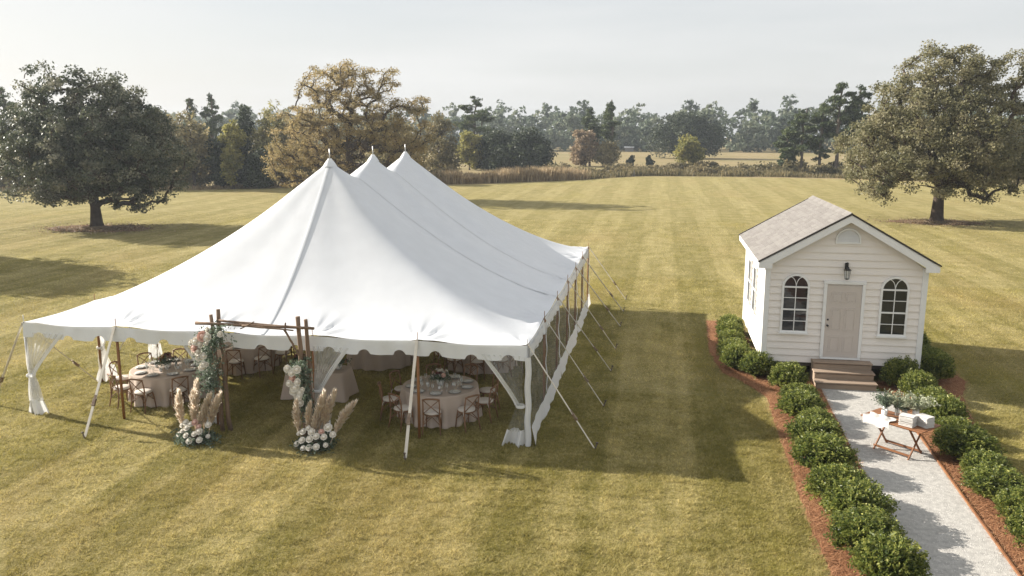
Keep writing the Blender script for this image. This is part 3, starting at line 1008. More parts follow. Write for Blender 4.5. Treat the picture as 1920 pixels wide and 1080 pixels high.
def canopy_z(X, Y):
    s = np.abs(X - XC) / HW
    yv = [a + (b - a) * s for a, b in VAL]
    fld = (Y > yv[0]).astype(int) + (Y > yv[1]).astype(int)
    Z = np.zeros_like(X)
    for i in range(3):
        k = fld == i
        x, y = X[k], Y[k]
        dx, dy = x - XC, y - PEAKS[i]
        dx = np.where(np.abs(dx) < 1e-6, 1e-6, dx)
        dy = np.where(np.abs(dy) < 1e-6, 1e-6, dy)
        sg = np.sign(dx)
        t_best = HW / np.abs(dx)                               # side eave
        which = np.zeros(len(x), int)
        def cand(t, w):
            nonlocal t_best, which
            ok = (t > 0) & (t < t_best)
            t_best = np.where(ok, t, t_best)
            which = np.where(ok, w, which)
        if i == 0: cand((YF - PEAKS[i]) / dy, 1)
        if i == 2: cand((YB - PEAKS[i]) / dy, 1)
        for j in (i - 1, i):
            if 0 <= j < 2:
                m = (VAL[j][1] - VAL[j][0]) / HW               # y = y0 + m*|x-XC|
                den = dy - m * np.abs(dx)
                cand((VAL[j][0] - PEAKS[i]) / np.where(np.abs(den) < 1e-9, 1e-9, den), 2 + j)
        bx, by = XC + dx * t_best, PEAKS[i] + dy * t_best
        zb = eave_z(bx, by)
        sb = np.clip(np.abs(bx - XC) / HW, 0, 1)
        zb = np.where(which >= 2, ZE + (ZSAD - ZE) * (1 - sb) ** 1.36, zb)
        u = np.clip(1 / t_best, 0, 1)
        z = zb + (ZP - zb) * (1 - u) ** 1.34
        if i != 1:
            phi = np.arctan2(np.abs(dx), -dy if i == 0 else dy)
            z -= np.where(which < 2, .17, 0) * np.sin(pi * u) * (1 - np.exp(-phi / .65)) * np.clip((2.2 - phi) / .8, 0, 1)
        # short tension creases running in from the eave poles
        Z[k] = z
    return Z


nx, ny = 161, 201
gx = XC + np.linspace(-HW, HW, nx)
gy = np.linspace(YF, YB, ny)
for p in PEAKS:
    gy[np.argmin(np.abs(gy - p))] = p
GX, GY = np.meshgrid(gx, gy)
Zc = canopy_z(GX.ravel(), GY.ravel())
# ease the panel folds, keeping the eave, the peaks and the front ridge crisp
Zg = Zc.reshape(ny, nx)
Z0 = Zg.copy()
pkd = np.min([np.hypot(GX - XC, GY - p) for p in PEAKS], axis=0)
keep = np.exp(-pkd / .45) + np.where(GY < PEAKS[0], np.exp(-np.abs(GX - XC) / .16), 0)
keep = np.clip(keep, 0, 1)
for _ in range(60):
    A_ = Zg.copy()
    A_[1:-1, 1:-1] = .5 * Zg[1:-1, 1:-1] + .125 * (Zg[:-2, 1:-1] + Zg[2:, 1:-1] + Zg[1:-1, :-2] + Zg[1:-1, 2:])
    Zg = A_ * (1 - keep) + Z0 * keep
for (a_, b_) in VAL:                                   # a slight furrow stays along each valley
    yv_ = a_ + (b_ - a_) * np.abs(GX - XC) / HW
    Zg = Zg - .035 * np.exp(-np.abs(GY - yv_) / .10) * np.clip((HW - np.abs(GX - XC)) / .8, 0, 1)
Zc = Zg.ravel()


def surf_z(x, y):
    i = np.clip(np.searchsorted(gx, x) - 1, 0, nx - 2)
    j = np.clip(np.searchsorted(gy, y) - 1, 0, ny - 2)
    fx, fy = (x - gx[i]) / (gx[i + 1] - gx[i]), (y - gy[j]) / (gy[j + 1] - gy[j])
    return (Zg[j, i] * (1 - fx) + Zg[j, i + 1] * fx) * (1 - fy) + (Zg[j + 1, i] * (1 - fx) + Zg[j + 1, i + 1] * fx) * fy


# creases at the eave poles
pole_xy = [(x, YF) for x in FRONT_X] + [(XR, y) for y in SIDE_Y[1:]] + [(XL, y) for y in SIDE_Y[1:]]
for (px, py) in pole_xy:
    dx, dy = GX.ravel() - px, GY.ravel() - py
    rr = np.hypot(dx, dy)
    th = np.arctan2(dy, dx)
    Zc += .028 * np.cos(th * 11) * np.exp(-((rr - .45) / .3) ** 2) + .03 * np.exp(-rr / .18)
tent = empty('wedding_tent', (XC, YF, 0), 0, 'large white three-peaked pole tent with scalloped edge on the lawn', 'tent')
TI = Matrix.Translation((-XC, -YF, 0))


def tent_part(name, me, mat, parent=None):
    o = link(name, me, M[mat], parent or tent)
    if parent is None:
        o.location = (-XC, -YF, 0)
    return o


tent_part('canopy', np_mesh('canopy', np.stack([GX.ravel(), GY.ravel(), Zc], 1), grid_faces(ny, nx), smooth=True), 'tent_canvas')


def seam(pts2, w=.035, lift=.012, mat='seam_webbing'):
    P = np.array(pts2, float)
    z = surf_z(P[:, 0], P[:, 1]) + lift
    d = unit(np.gradient(P, axis=0))
    sd = np.stack([-d[:, 1], d[:, 0]], 1) * w
    V = np.concatenate([np.c_[P - sd, z], np.c_[P, z + .012], np.c_[P + sd, z]], 0)
    n = len(P)
    F = [(i, i + 1, n + i + 1, n + i) for i in range(n - 1)] + [(n + i, n + i + 1, 2 * n + i + 1, 2 * n + i) for i in range(n - 1)]
    tent_part('seam', np_mesh('seam', V, F, smooth=True), mat)


def line2(a, b, n=60):
    return np.stack([np.linspace(a[0], b[0], n), np.linspace(a[1], b[1], n)], 1)


seam(line2((XC, PEAKS[0] - .1), (XC, YF + .02)), .05, .014, 'tent_trim')
for (a, b) in VAL:
    seam(line2((XC + .03, a), (XR - .02, b)), .025, .012)
    seam(line2((XC - .03, a), (XL + .02, b)), .025, .012)
for p in PEAKS:                                         # the reinforced cap and the pole tip above it
    c = MB().lathe([(.20, -.17), (.13, -.06), (.065, .02), (.05, .05)], 14, (XC, p, ZP + .015))
    o = c.build('peak_cap', M['tent_trim'], tent, True, loc=(-XC, -YF, 0))
    c = MB().tube([(XC, p, 0), (XC, p, ZP)], .055, 10).tube([(XC, p, ZP - .02), (XC, p, ZP + .33)], .016, 6)
    c.build('center_pole', M['pole_metal'], tent, True, loc=(-XC, -YF, 0))


# valance: hanging scalloped edge all round
def valance(a, b, ns, out):
    a, b = np.array(a), np.array(b)
    L = np.linalg.norm(b - a)
    n = int(L / .03)
    t = np.linspace(0, L, n)
    per = L / ns
    ph = (t % per) - per / 2
    notch = np.clip(1 - (ph / .14) ** 2, 0, 1) ** .5 * .11
    P = a + (b - a) * (t / L)[:, None]
    top = eave_z(P[:, 0], P[:, 1]) + .004
    rows = []
    rs = np.random.default_rng(int(abs(a[0] * 10 + b[1])))
    wv = np.interp(t, np.linspace(0, L, int(L * 1.5) + 2), rs.normal(0, .035, int(L * 1.5) + 2))
    for f in (0, .12, .35, .6, .8, 1.0):
        z = top - (.34 - notch) * f - .012 * f * np.sin(t * 2 * pi / per + 1)
        o = .015 + .014 * f * np.sin(t * 2 * pi / per * 1.5) + wv * .6 * f + .02 * f
        rows.append(np.c_[P + np.array(out) * o[:, None], z])
    tent_part('valance', np_mesh('valance', np.concatenate(rows), grid_faces(6, n), smooth=True), 'tent_trim')


valance((XL, YF), (XR, YF), 15, (0, -1))
valance((XR, YF), (XR, YB), 18, (1, 0))
valance((XL, YF), (XL, YB), 18, (-1, 0))
valance((XL, YB), (XR, YB), 15, (0, 1))

# side poles, spikes, straps, ratchets and stakes
def side_pole(x, y, mat, r=.035):
    MB().tube([(x, y, -.02), (x, y, ZE)], r, 10).tube([(x, y, ZE - .01), (x, y, ZE + .2)], .009, 6).build('side_pole', M[mat], tent, True, loc=(-XC, -YF, 0))


def strap(a, b, w=.022):
    a, b = Vector(a), Vector(b)
    d = (b - a)
    s = empty_part = MB()
    q = d.to_track_quat('X', 'Z').to_matrix()
    s.box((a + b) / 2, (d.length, w * 2.5, .016), M=q)
    o = s.build('guy_strap', M['strap'], tent, loc=(-XC, -YF, 0))
    c = a + d * .70
    rb = MB().box(c + Vector((0, 0, .012)), (.17, .075, .05), M=q).box(c - d.normalized() * .12 + Vector((0, 0, .02)), (.10, .05, .03), M=q)
    rb.tube([c + q @ Vector((.05, -.05, .03)), c + q @ Vector((.05, .05, .03))], .014, 6)
    rb.build('ratchet', M['ratchet'], o)
    hd = d.copy(); hd.z = 0; hd.normalize()
    st = MB().tube([Vector((b.x, b.y, -.3)) + hd * -.08, Vector((b.x, b.y, .16)) + hd * .06], .016, 8)
    st.lathe([(0.001, .02), (.03, .015), (.03, -.01), (.001, -.015)], 8, tuple(Vector((b.x, b.y, .165)) + hd * .06))
    st.build('stake', M['stake_steel'], tent, True, loc=(-XC, -YF, 0))


for i, x in enumerate(FRONT_X):
    side_pole(x, YF + .03, 'pole_wood' if 0 < i < 5 else 'pole_metal')
strap((FRONT_X[1], YF - .02, ZE + .02), (-12.98, 16.36, .04), .027)
strap((FRONT_X[4], YF - .02, ZE + .02), (-5.26, 16.44, .04), .027)
strap((XL, YF, ZE + .02), (XL - 1.5, YF + .4, .04))
strap((XL, YF - .02, ZE + .02), (XL + .45, YF + 1.9, .3), .012)
SIDE_ST = [17.72, 20.7, 23.93, 26.5, 29.66, 32.19, 34.6]
for y, ys_ in zip(SIDE_Y, SIDE_ST):
    if y > YF: side_pole(XR + .02, y, 'pole_wood')
    strap((XR + .03, y, ZE + .02), (-1.25, ys_, .04))
for y in SIDE_Y[1:]:
    side_pole(XL, y, 'pole_wood')
for y in (SIDE_Y[2], SIDE_Y[4], SIDE_Y[6]):
    strap((XL - .03, y, ZE), (XL - 1.5, y + .2, .04))

# clear vinyl side wall along the right, six panels, each with a white skirt and seam strip
def wall_panel(y0, y1, k):
    rng = np.random.default_rng(900 + k)
    n, m = 26, 9
    yy = np.linspace(y0, y1, n)
    ph = rng.uniform(0, 6)
    def xw(z, y):
        g = 1 - z / 2.1
        return XR + .05 + .02 * np.sin(y * 2.6 + ph) * g + .05 * g ** 2 + .008 * np.sin(y * 9 + z * 3)
    zz = np.linspace(.42, 2.08, m)
    V = np.array([(xw(z, y), y, z) for z in zz for y in yy])
    p = tent_part('wall_panel', np_mesh('wall_panel', V, grid_faces(m, n), smooth=True), 'clear_vinyl')
    zz = np.linspace(0, 1, 6)
    V = []
    for f in zz:
        for j, y in enumerate(yy):
            e = (j / (n - 1) - .5) * 2
            z = .44 * (1 - f) + .015
            V.append((xw(.42, y) + .02 + (.06 + .03 * np.sin(y * 1.9 + ph) + .012 * np.sin(y * 6.1 + ph)) * f, y + .05 * np.sin(ph) * f, z + .03 * np.sin(y * 9 + ph) * f * (1 - f)))
    link('skirt', np_mesh('skirt', np.array(V), grid_faces(6, n), smooth=True), M['curtain_hem'], p)
    V = []
    for z in np.linspace(.1, 2.1, 14):
        for s_ in (-.05, 0, .05):
            V.append((xw(z, y1) + .02 + (.012 if s_ == 0 else 0) + .018 * np.sin(z * 9 + ph), y1 + s_ + .02 * np.sin(z * 7 + ph), z))
    link('seam_strip', np_mesh('seam_strip', np.array(V), grid_faces(14, 3), smooth=True), M['curtain_hem'], p)
    V = np.array([(XR + .045 + .02 * np.sin(y * 9), y, z) for z in (2.0, 2.12, 2.28) for y in yy])
    link('header', np_mesh('header', V, grid_faces(3, n), smooth=True), M['curtain_hem'], p)


for k, (a, b) in enumerate(zip(SIDE_Y[:-1], SIDE_Y[1:])):
    wall_panel(a, b, k)
# the front right corner: a white vertical wall edge
c_ = np.array([(XR + .03 + .07 * cos(t) + .012 * np.sin(z * 8), YF - .03 + .07 * sin(t), z) for z in np.linspace(.02, 2.1, 16) for t in np.linspace(pi * .85, pi * 2.1, 8)])
tent_part('corner_wall', np_mesh('corner_wall', c_, grid_faces(16, 8), smooth=True), 'curtain_hem')


# tied-back curtains
def curtain(px, py, dx, dy, width, seed, tie_z=1.0, low=.42, mat='sheer_curtain', zb=.02):
    rng = np.random.default_rng(seed)
    n, m = 40, 34
    dirv, nrm = np.array([dx, dy]), np.array([dy, -dx])
    V, ph = [], rng.uniform(0, 6)
    zt = 2.12
    for z in np.linspace(zt, .36, m):
        if z > tie_z:
            f = (z - tie_z) / (zt - tie_z)
            near, far, amp = .0, .13 + (width - .13) * f ** 1.15, .035 + .02 * (1 - f)
        else:
            f = (tie_z - z) / tie_z
            near, far, amp = -.10 * f, .13 + (low - .13) * f ** .8, .035 + .05 * f
        for j in range(n):
            s = j / (n - 1)
            o = amp * sin(s * 2 * pi * 6.5 + ph + .6 * sin(z * 3)) + .02 * sin(z * 6 + j)
            q = np.array([px, py]) + dirv * (near + (far - near) * s) + nrm * o
            V.append((q[0], q[1], z))
    p = tent_part('curtain', np_mesh('curtain', np.array(V), grid_faces(m, n), smooth=True), mat)
    V2 = []
    for z in np.linspace(.40, zb, 7):
        f = (tie_z - z) / tie_z
        near, far, amp = -.12 * f, .15 + (low - .13) * f ** .8, .04 + .06 * f
        for j in range(n):
            s = j / (n - 1)
            o = amp * (1.1 * sin(s * 2 * pi * 1.4 + ph + z * 3) + .35 * sin(s * 2 * pi * 3.3 + ph * 2 + z * 6))
            q = np.array([px, py]) + dirv * (near + (far - near) * s) + nrm * (o + .012)
            V2.append((q[0], q[1], z + .03 * sin(j * 1.3) * (z < .1)))
    link('hem', np_mesh('hem', np.array(V2), grid_faces(7, n), smooth=True), M['curtain_hem'], p)
    V3 = []                                            # white leading edge of the panel
    for z in np.linspace(zt, tie_z, 14):
        f = (z - tie_z) / (zt - tie_z)
        far = .13 + (width - .13) * f ** 1.15
        for e in (-.06, 0, .06):
            q = np.array([px, py]) + dirv * (far + e) + nrm * (.02 + .015 * (e == 0))
            V3.append((q[0], q[1], z))
    link('edge_band', np_mesh('edge_band', np.array(V3), grid_faces(14, 3), smooth=True), M['curtain_hem'], p)
    q = np.array([px, py]) + dirv * .06
    MB().lathe([(.10, -.035), (.115, 0), (.10, .035)], 14, (q[0], q[1], tie_z)).build('tie', M['curtain_hem'], p, True)


curtain(XL + .02, YF - .02, 1, 0, 1.05, 1, 1.02, .42)
curtain(XR - .08, YF - .03, -1, 0, .95, 2, .95, .46, 'clear_vinyl')
curtain(FRONT_X[3] + .03, YF - .02, 1, 0, .85, 3, 1.05, .34)
curtain(FRONT_X[2] - .05, YF + .02, -1, 0, .8, 4, 1.05, .36)
curtain(XL, SIDE_Y[1], 0, 1, .9, 5, 1.0, .55)
curtain(XL, SIDE_Y[2] - .3, 0, 1, .9, 6, 1.0, .55)
curtain(XL, SIDE_Y[3], 0, 1, .9, 7, 1.0, .5)

# ------------------------------------------------------------------ flowers and foliage building blocks
def rose_mesh(name, seed):
    r = random.Random(seed)
    mb = MB()
    mb.lathe([(.001, -.02), (.45, .05), (.55, .45), (.38, .8), (.12, .9), (.001, .84)], 7)
    for layer, (n, rr, h, tilt) in enumerate(((4, .52, .85, .15), (5, .72, .72, .45), (6, .95, .5, .85))):
        for i in range(n):
            a = 2 * pi * (i + .5 * layer) / n + r.uniform(-.15, .15)
            w = 1.25 * rr * pi / n
            rows = []
            for f, sp in ((0, .5), (.5, 1.0), (1.0, .75)):
                rad_ = rr * (.35 + .65 * f) + tilt * .12 * f * f
                z = h * (f ** .8) * (1 - .25 * tilt * f)
                rows.append([(rad_ * cos(a) - sin(a) * w * sp * s, rad_ * sin(a) + cos(a) * w * sp * s, z - .08 * abs(s)) for s in (-1, 0, 1)])
            vs = [p for R in rows for p in R]
            mb.add(vs, [(0, 1, 4, 3), (1, 2, 5, 4), (3, 4, 7, 6), (4, 5, 8, 7)])
    return mb.mesh(name, True)


ROSE = {}
for key in ('rose_white', 'rose_blush', 'rose_plum', 'dried_bloom'):
    ROSE[key] = rose_mesh('rose', hash(key) % 97 if False else len(key))
    ROSE[key].materials.append(M[key])


def rose(parent, p, size, key, d=(0, 0, 1)):
    q = Vector(d).to_track_quat('Z', 'Y').to_euler()
    return link('rose', ROSE[key], None, parent, p, q, size)


def spray(pts_dirs, leaf, per, length, rng, droop=.3, aspect=.5):
    """leafy sprigs from points along directions: leaf quads strung along a curved stalk"""
    PP, NN, AX = [], [], []
    for p, d in pts_dirs:
        d = unit(np.array(d, float))
        side = unit(np.cross(d, rng.normal(size=3)))
        L = length * rng.uniform(.6, 1.25)
        for k in range(per):
            f = (k + .5) / per
            c = np.array(p) + d * L * f + np.array([0, 0, -droop * L * f * f])
            s = side * (1 if k % 2 else -1) + .4 * d + .3 * rng.normal(size=3)
            PP.append(c + unit(s) * leaf * .8)
            NN.append(unit(np.cross(s, d) + .5 * rng.normal(size=3)))
            AX.append(unit(s))
    PP, NN, AX = np.array(PP), unit(np.array(NN)), np.array(AX)
    V, F = leaf_quads(PP, NN, leaf * rng.uniform(.6, 1.25, len(PP)), aspect, rng, AX)
    return V, F, np.clip(rng.normal(.5, .25, len(PP)), 0, 1)


def plume_mesh(seed, L=1.0):
    """one pampas plume: a stalk line with hundreds of fine hairs"""
    rng = np.random.default_rng(seed)
    n = 260
    f = rng.random(n) ** .85
    w = .072 * np.sin(np.clip(f * .92 + .06, 0, 1) * pi) ** .75 + .01
    a = rng.uniform(0, 2 * pi, n)
    bend = .10 * f * f
    base = np.stack([bend, np.zeros(n), .26 * L + .66 * L * f], 1)
    out = np.stack([np.cos(a), np.sin(a), np.zeros(n)], 1)
    ln = rng.uniform(.07, .16, n)
    tip = base + out * w[:, None] * rng.uniform(.5, 1.15, n)[:, None] + np.array([0, 0, 1]) * ln[:, None]
    tip[:, 2] -= .06 * rng.random(n) * (1 - f)
    sd = np.cross(out, [0, 0, 1]) * .0125
    mid = (base + tip) / 2 + out * (w * .25)[:, None]
    V = np.stack([base - sd * .5, base + sd * .5, mid + sd, tip, mid - sd], 1).reshape(-1, 3)
    return np_mesh('plume', V, np.arange(n * 5).reshape(n, 5), rng.random(n))


PLUME = [plume_mesh(s) for s in (1, 2, 3)]
for p_ in PLUME: p_.materials.append(M['pampas_hair'])
STALK = MB().tube([(0, 0, 0), (0, 0, .5), (.03, 0, .85)], [.007, .006, .004], 5).mesh('stalk')
STALK.materials.append(M['pampas_hair'])


def pampas(loc, label, plumes, roses, seed):
    rng = np.random.default_rng(seed)
    r = random.Random(seed)
    t = empty('pampas_arrangement', loc, 0, label, 'flowers', 'pampas arrangements at the feet of the arch')
    pd = []
    for i in range(95):
        a = r.uniform(0, 2 * pi)
        rr = r.uniform(.05, .36)
        pd.append(((cos(a) * rr, sin(a) * rr * .7, r.uniform(.03, .22)), (cos(a), sin(a) * .8, r.uniform(-.15, .9))))
    V, F, R_ = spray(pd, .045, 9, .30, rng, .5)
    V[:, 2] = np.maximum(V[:, 2], .01)
    link('greenery', np_mesh('greenery', V, F, R_), M['eucalyptus'], t)['kind'] = 'stuff'
    MB().lathe([(.16, .0), (.19, .06), (.17, .16), (.12, .2)], 12, cap=True).build('holder', M['stem'], t, True)
    for (x, y, lean, az, sc, k) in plumes:
        p = link('plume', PLUME[k], None, t, (x, y, .05), (0, lean, az), (sc * 1.25, sc * 1.25, sc))
        link('stalk', STALK, None, p)
    for (x, z, y, key, s) in roses:
        rose(t, (x, y, z), s, key, (x * .8, -1, .9))
    return t


rl = [(x, z, y, k, s) for x, z, y, k, s in ((-.30, .40, -.05, 'rose_white', .062), (-.20, .47, -.06, 'rose_white', .07), (-.12, .38, -.16, 'rose_white', .07), (-.04, .46, -.12, 'rose_white', .065), (.05, .50, -.10, 'rose_blush', .075), (.16, .42, -.14, 'rose_blush', .06),
       (.20, .33, -.2, 'rose_white', .075), (.10, .28, -.24, 'rose_white', .062), (-.10, .24, -.26, 'rose_white', .062), (-.33, .22, -.16, 'rose_white', .06), (.02, .14, -.33, 'rose_white', .075), (.24, .16, -.28, 'rose_white', .07), (.34, .44, -.04, 'rose_white', .07), (-.24, .30, -.16, 'rose_white', .055), (.36, .2, -.12, 'rose_white', .05))]
pampas((-10.30, 16.62, 0), 'pampas and white roses at the foot of the left arch post', [(-.26, 0, -.20, .1, 1.18, 0), (-.04, .04, -.02, 1.2, 1.38, 1), (.14, .05, .10, 0, 1.16, 2), (.26, .02, .20, .2, 1.22, 0), (.10, -.08, .06, .5, .82, 1)], rl, 61)
rl2 = [(-.34, .36, -.06, 'rose_white', .055), (-.22, .42, -.1, 'rose_white', .07), (-.10, .50, -.08, 'rose_white', .06), (0, .44, -.14, 'rose_white', .08), (.12, .36, -.18, 'rose_white', .075), (-.02, .30, -.22, 'rose_white', .08), (-.20, .26, -.22, 'rose_white', .075), (.20, .44, -.08, 'rose_blush', .06),
       (.28, .34, -.14, 'rose_white', .07), (.34, .52, -.02, 'rose_white', .09), (.46, .38, -.06, 'rose_white', .07), (.16, .16, -.3, 'rose_white', .075), (0, .14, -.32, 'rose_white', .07), (-.34, .16, -.2, 'rose_white', .065), (-.14, .12, -.32, 'rose_white', .06), (.34, .18, -.2, 'rose_white', .055)]
pampas((-7.45, 16.70, 0), 'pampas and white roses at the foot of the right arch post', [(-.28, 0, -.22, .1, 1.08, 1), (-.10, .04, -.10, .4, 1.05, 2), (.06, .06, .03, 0, 1.32, 0), (.16, .07, .12, .3, 1.34, 1), (.32, 0, .42, .1, 1.30, 2), (.02, -.06, .0, 1, .9, 0)], rl2, 62)

# ------------------------------------------------------------------ the rustic arch
arch = empty('wooden_arch', (-9.0, 17.25, 0), 0, 'rustic log arch of paired posts and a branch beam before the tent', 'arch')
def log(pts, r, name='post', seed=0, mat='arch_bark'):
    rr = random.Random(seed)
    P = []
    n = 9
    A, B = Vector(pts[0]), Vector(pts[1])
    for i in range(n):
        f = i / (n - 1)
        p = A.lerp(B, f) + Vector((rr.uniform(-1, 1), rr.uniform(-1, 1), rr.uniform(-1, 1) * .3)) * r * .35
        P.append(p)
    rs = [r * rr.uniform(.88, 1.1) * (1.05 - .15 * i / (n - 1)) for i in range(n)]
    o = MB().tube(P, rs, 9).build(name, M[mat], arch, True)
    return o


log([(-1.05, .10, -.05), (-1.12, .05, 2.86)], .052, seed=1)
log([(-.92, .18, -.05), (-.98, .12, 2.97)], .056, seed=2)
log([(1.05, .08, -.05), (1.04, .02, 2.90)], .055, seed=3)
log([(1.20, .20, -.05), (1.16, .12, 2.82)], .050, seed=4)
log([(-1.48, -.04, 2.66), (1.42, -.02, 2.66)], .036, 'beam', 5)
log([(-.95, .0, 2.74), (1.15, .02, 2.63)], .030, 'beam', 6)
log([(-.3, -.07, 2.66), (.95, -.07, 2.60)], .022, 'branch', 7)
log([(-.35, -.06, 2.58), (.02, -.1, 2.77)], .014, 'branch', 8)
log([(.70, -.02, 2.60), (1.05, .03, 1.92)], .026, 'branch', 9)
log([(.72, -.02, 2.58), (.74, -.03, 2.76)], .02, 'branch', 10)


def garland(label, pts, roses, seed, nspr, width, leaf=.042):
    rng = np.random.default_rng(seed)
    r = random.Random(seed)
    t = empty('flower_garland', pts[0], 0, label, 'flowers', 'rose garlands tied to the arch posts')
    P0 = Vector(pts[0])
    pd = []
    A = np.array(pts)
    for i in range(nspr):
        f = r.random() * (len(pts) - 1)
        k = min(int(f), len(pts) - 2)
        c = A[k] + (A[k + 1] - A[k]) * (f - k) - np.array(pts[0])
        w = width * (1 - .45 * f / (len(pts) - 1))
        c = c + rng.normal(0, w * .35, 3) * [1, .7, .8]
        pd.append((c, (r.uniform(-1, 1), r.uniform(-1, .1), r.uniform(-.9, .7))))
    V, F, R_ = spray(pd, leaf, 8, width * .9, rng, .4)
    link('greenery', np_mesh('greenery', V, F, R_), M['eucalyptus'], t)['kind'] = 'stuff'
    for (x, z, s, k) in roses:
        rose(t, (x - P0.x, -.33 + r.uniform(-.05, .05), z - P0.z), s * 1.12, k, (r.uniform(-.4, .4), -1, .35))
    return t


garland('rose and eucalyptus garland hanging from the top of the left arch post', [(-9.85, 17.2, 2.55), (-10.1, 17.2, 2.40), (-10.18, 17.2, 2.0), (-10.15, 17.2, 1.55), (-10.08, 17.2, 1.15)],
        [(-10.10, 2.45, .105, 'rose_blush'), (-9.97, 2.44, .085, 'rose_white'), (-9.98, 2.60, .06, 'rose_white'), (-10.27, 2.32, .09, 'rose_white'), (-10.16, 2.27, .075, 'rose_white'), (-10.30, 2.18, .085, 'rose_blush'), (-10.22, 2.10, .09, 'rose_white'), (-10.36, 2.05, .07, 'rose_white'), (-10.10, 2.00, .065, 'rose_white'), (-10.26, 1.92, .065, 'rose_white'), (-10.12, 1.80, .065, 'rose_white'), (-10.20, 1.70, .07, 'rose_white'), (-10.06, 1.78, .05, 'rose_white'), (-9.70, 2.50, .06, 'rose_white'), (-10.42, 2.28, .06, 'rose_white'), (-10.0, 2.30, .05, 'rose_white')], 63, 210, .34)
garland('rose and eucalyptus garland hanging halfway down the right arch post', [(-7.92, 17.2, 1.85), (-7.94, 17.2, 1.55), (-7.86, 17.2, 1.2), (-7.82, 17.2, .85), (-7.78, 17.2, .6)],
        [(-8.10, 1.78, .075, 'rose_white'), (-7.87, 1.78, .08, 'rose_white'), (-7.98, 1.70, .07, 'rose_white'), (-7.99, 1.56, .08, 'rose_blush'), (-8.05, 1.46, .065, 'rose_white'), (-7.84, 1.50, .075, 'rose_white'), (-7.94, 1.36, .09, 'rose_white'), (-7.99, 1.25, .07, 'rose_white'), (-7.83, 1.24, .075, 'rose_white'), (-7.90, 1.14, .075, 'rose_white'), (-7.80, 1.16, .06, 'rose_white'), (-7.84, .98, .07, 'rose_white'), (-7.78, 1.30, .05, 'rose_white')], 64, 160, .26)

# ------------------------------------------------------------------ tables, chairs, place settings
def cloth_round(r, h, seed, folds=15):
    rng = np.random.default_rng(seed)
    n, rows = 120, []
    a = np.linspace(0, 2 * pi, n, endpoint=False)
    fold = np.sin(a * folds + 2.0 * np.sin(a * 2 + seed)) * .6 + .4 * np.sin(a * (folds // 2) + seed)
    for rr in (.0, .35, .7, .96, 1.0):
        rows.append(np.c_[r * rr * np.cos(a), r * rr * np.sin(a), np.full(n, h)])
    for f in (.04, .12, .3, .5, .7, .85, 1.0):
        R_ = r * (1.005 + .015 * f) + (.02 + .085 * f ** .8) * fold * min(1, f * 4) + .05 * f
        z = h * (1 - f) + .015 + .012 * np.sin(a * 3 + seed) * (f == 1)
        rows.append(np.c_[R_ * np.cos(a), R_ * np.sin(a), z * np.ones(n)])
    return np_mesh('tablecloth', np.concatenate(rows), grid_faces(len(rows), n, True), smooth=True)


def cloth_rect(w, d, h, seed):
    n, rows = 160, []
    t = np.linspace(0, 2 * pi, n, endpoint=False)
    e = 9.0
    cx = np.sign(np.cos(t)) * np.abs(np.cos(t)) ** (2 / e) * w / 2
    cy = np.sign(np.sin(t)) * np.abs(np.sin(t)) ** (2 / e) * d / 2
    nr = unit(np.c_[cx / w, cy / d])
    corner = np.exp(-((np.abs(cx) / (w / 2) - 1) ** 2 + (np.abs(cy) / (d / 2) - 1) ** 2) * 12)
    arc = np.cumsum(np.hypot(np.gradient(cx), np.gradient(cy)))
    for s in (0, .5, .9, 1.0):
        rows.append(np.c_[cx * s, cy * s, np.full(n, h)])
    for f in (.04, .15, .35, .6, .82, 1.0):
        o = .01 + .04 * f * np.sin(arc * 11 + seed) + .13 * f * corner + .05 * f
        rows.append(np.c_[cx + nr[:, 0] * o, cy + nr[:, 1] * o, np.full(n, h * (1 - f) + .015)])
    return np_mesh('tablecloth', np.concatenate(rows), grid_faces(len(rows), n, True), smooth=True)


def frame_legs(parent, r):
    MB().lathe([(.001, .725), (r - .03, .725), (r - .03, .70), (.001, .70)], 28).build('tabletop', M['cut_wood'], parent)
    for i in range(4):
        a = pi / 4 + i * pi / 2
        MB().tube([(cos(a) * r * .55, sin(a) * r * .55, .71), (cos(a) * r * .6, sin(a) * r * .6, 0)], .02, 6).build('leg', M['pole_metal'], parent)


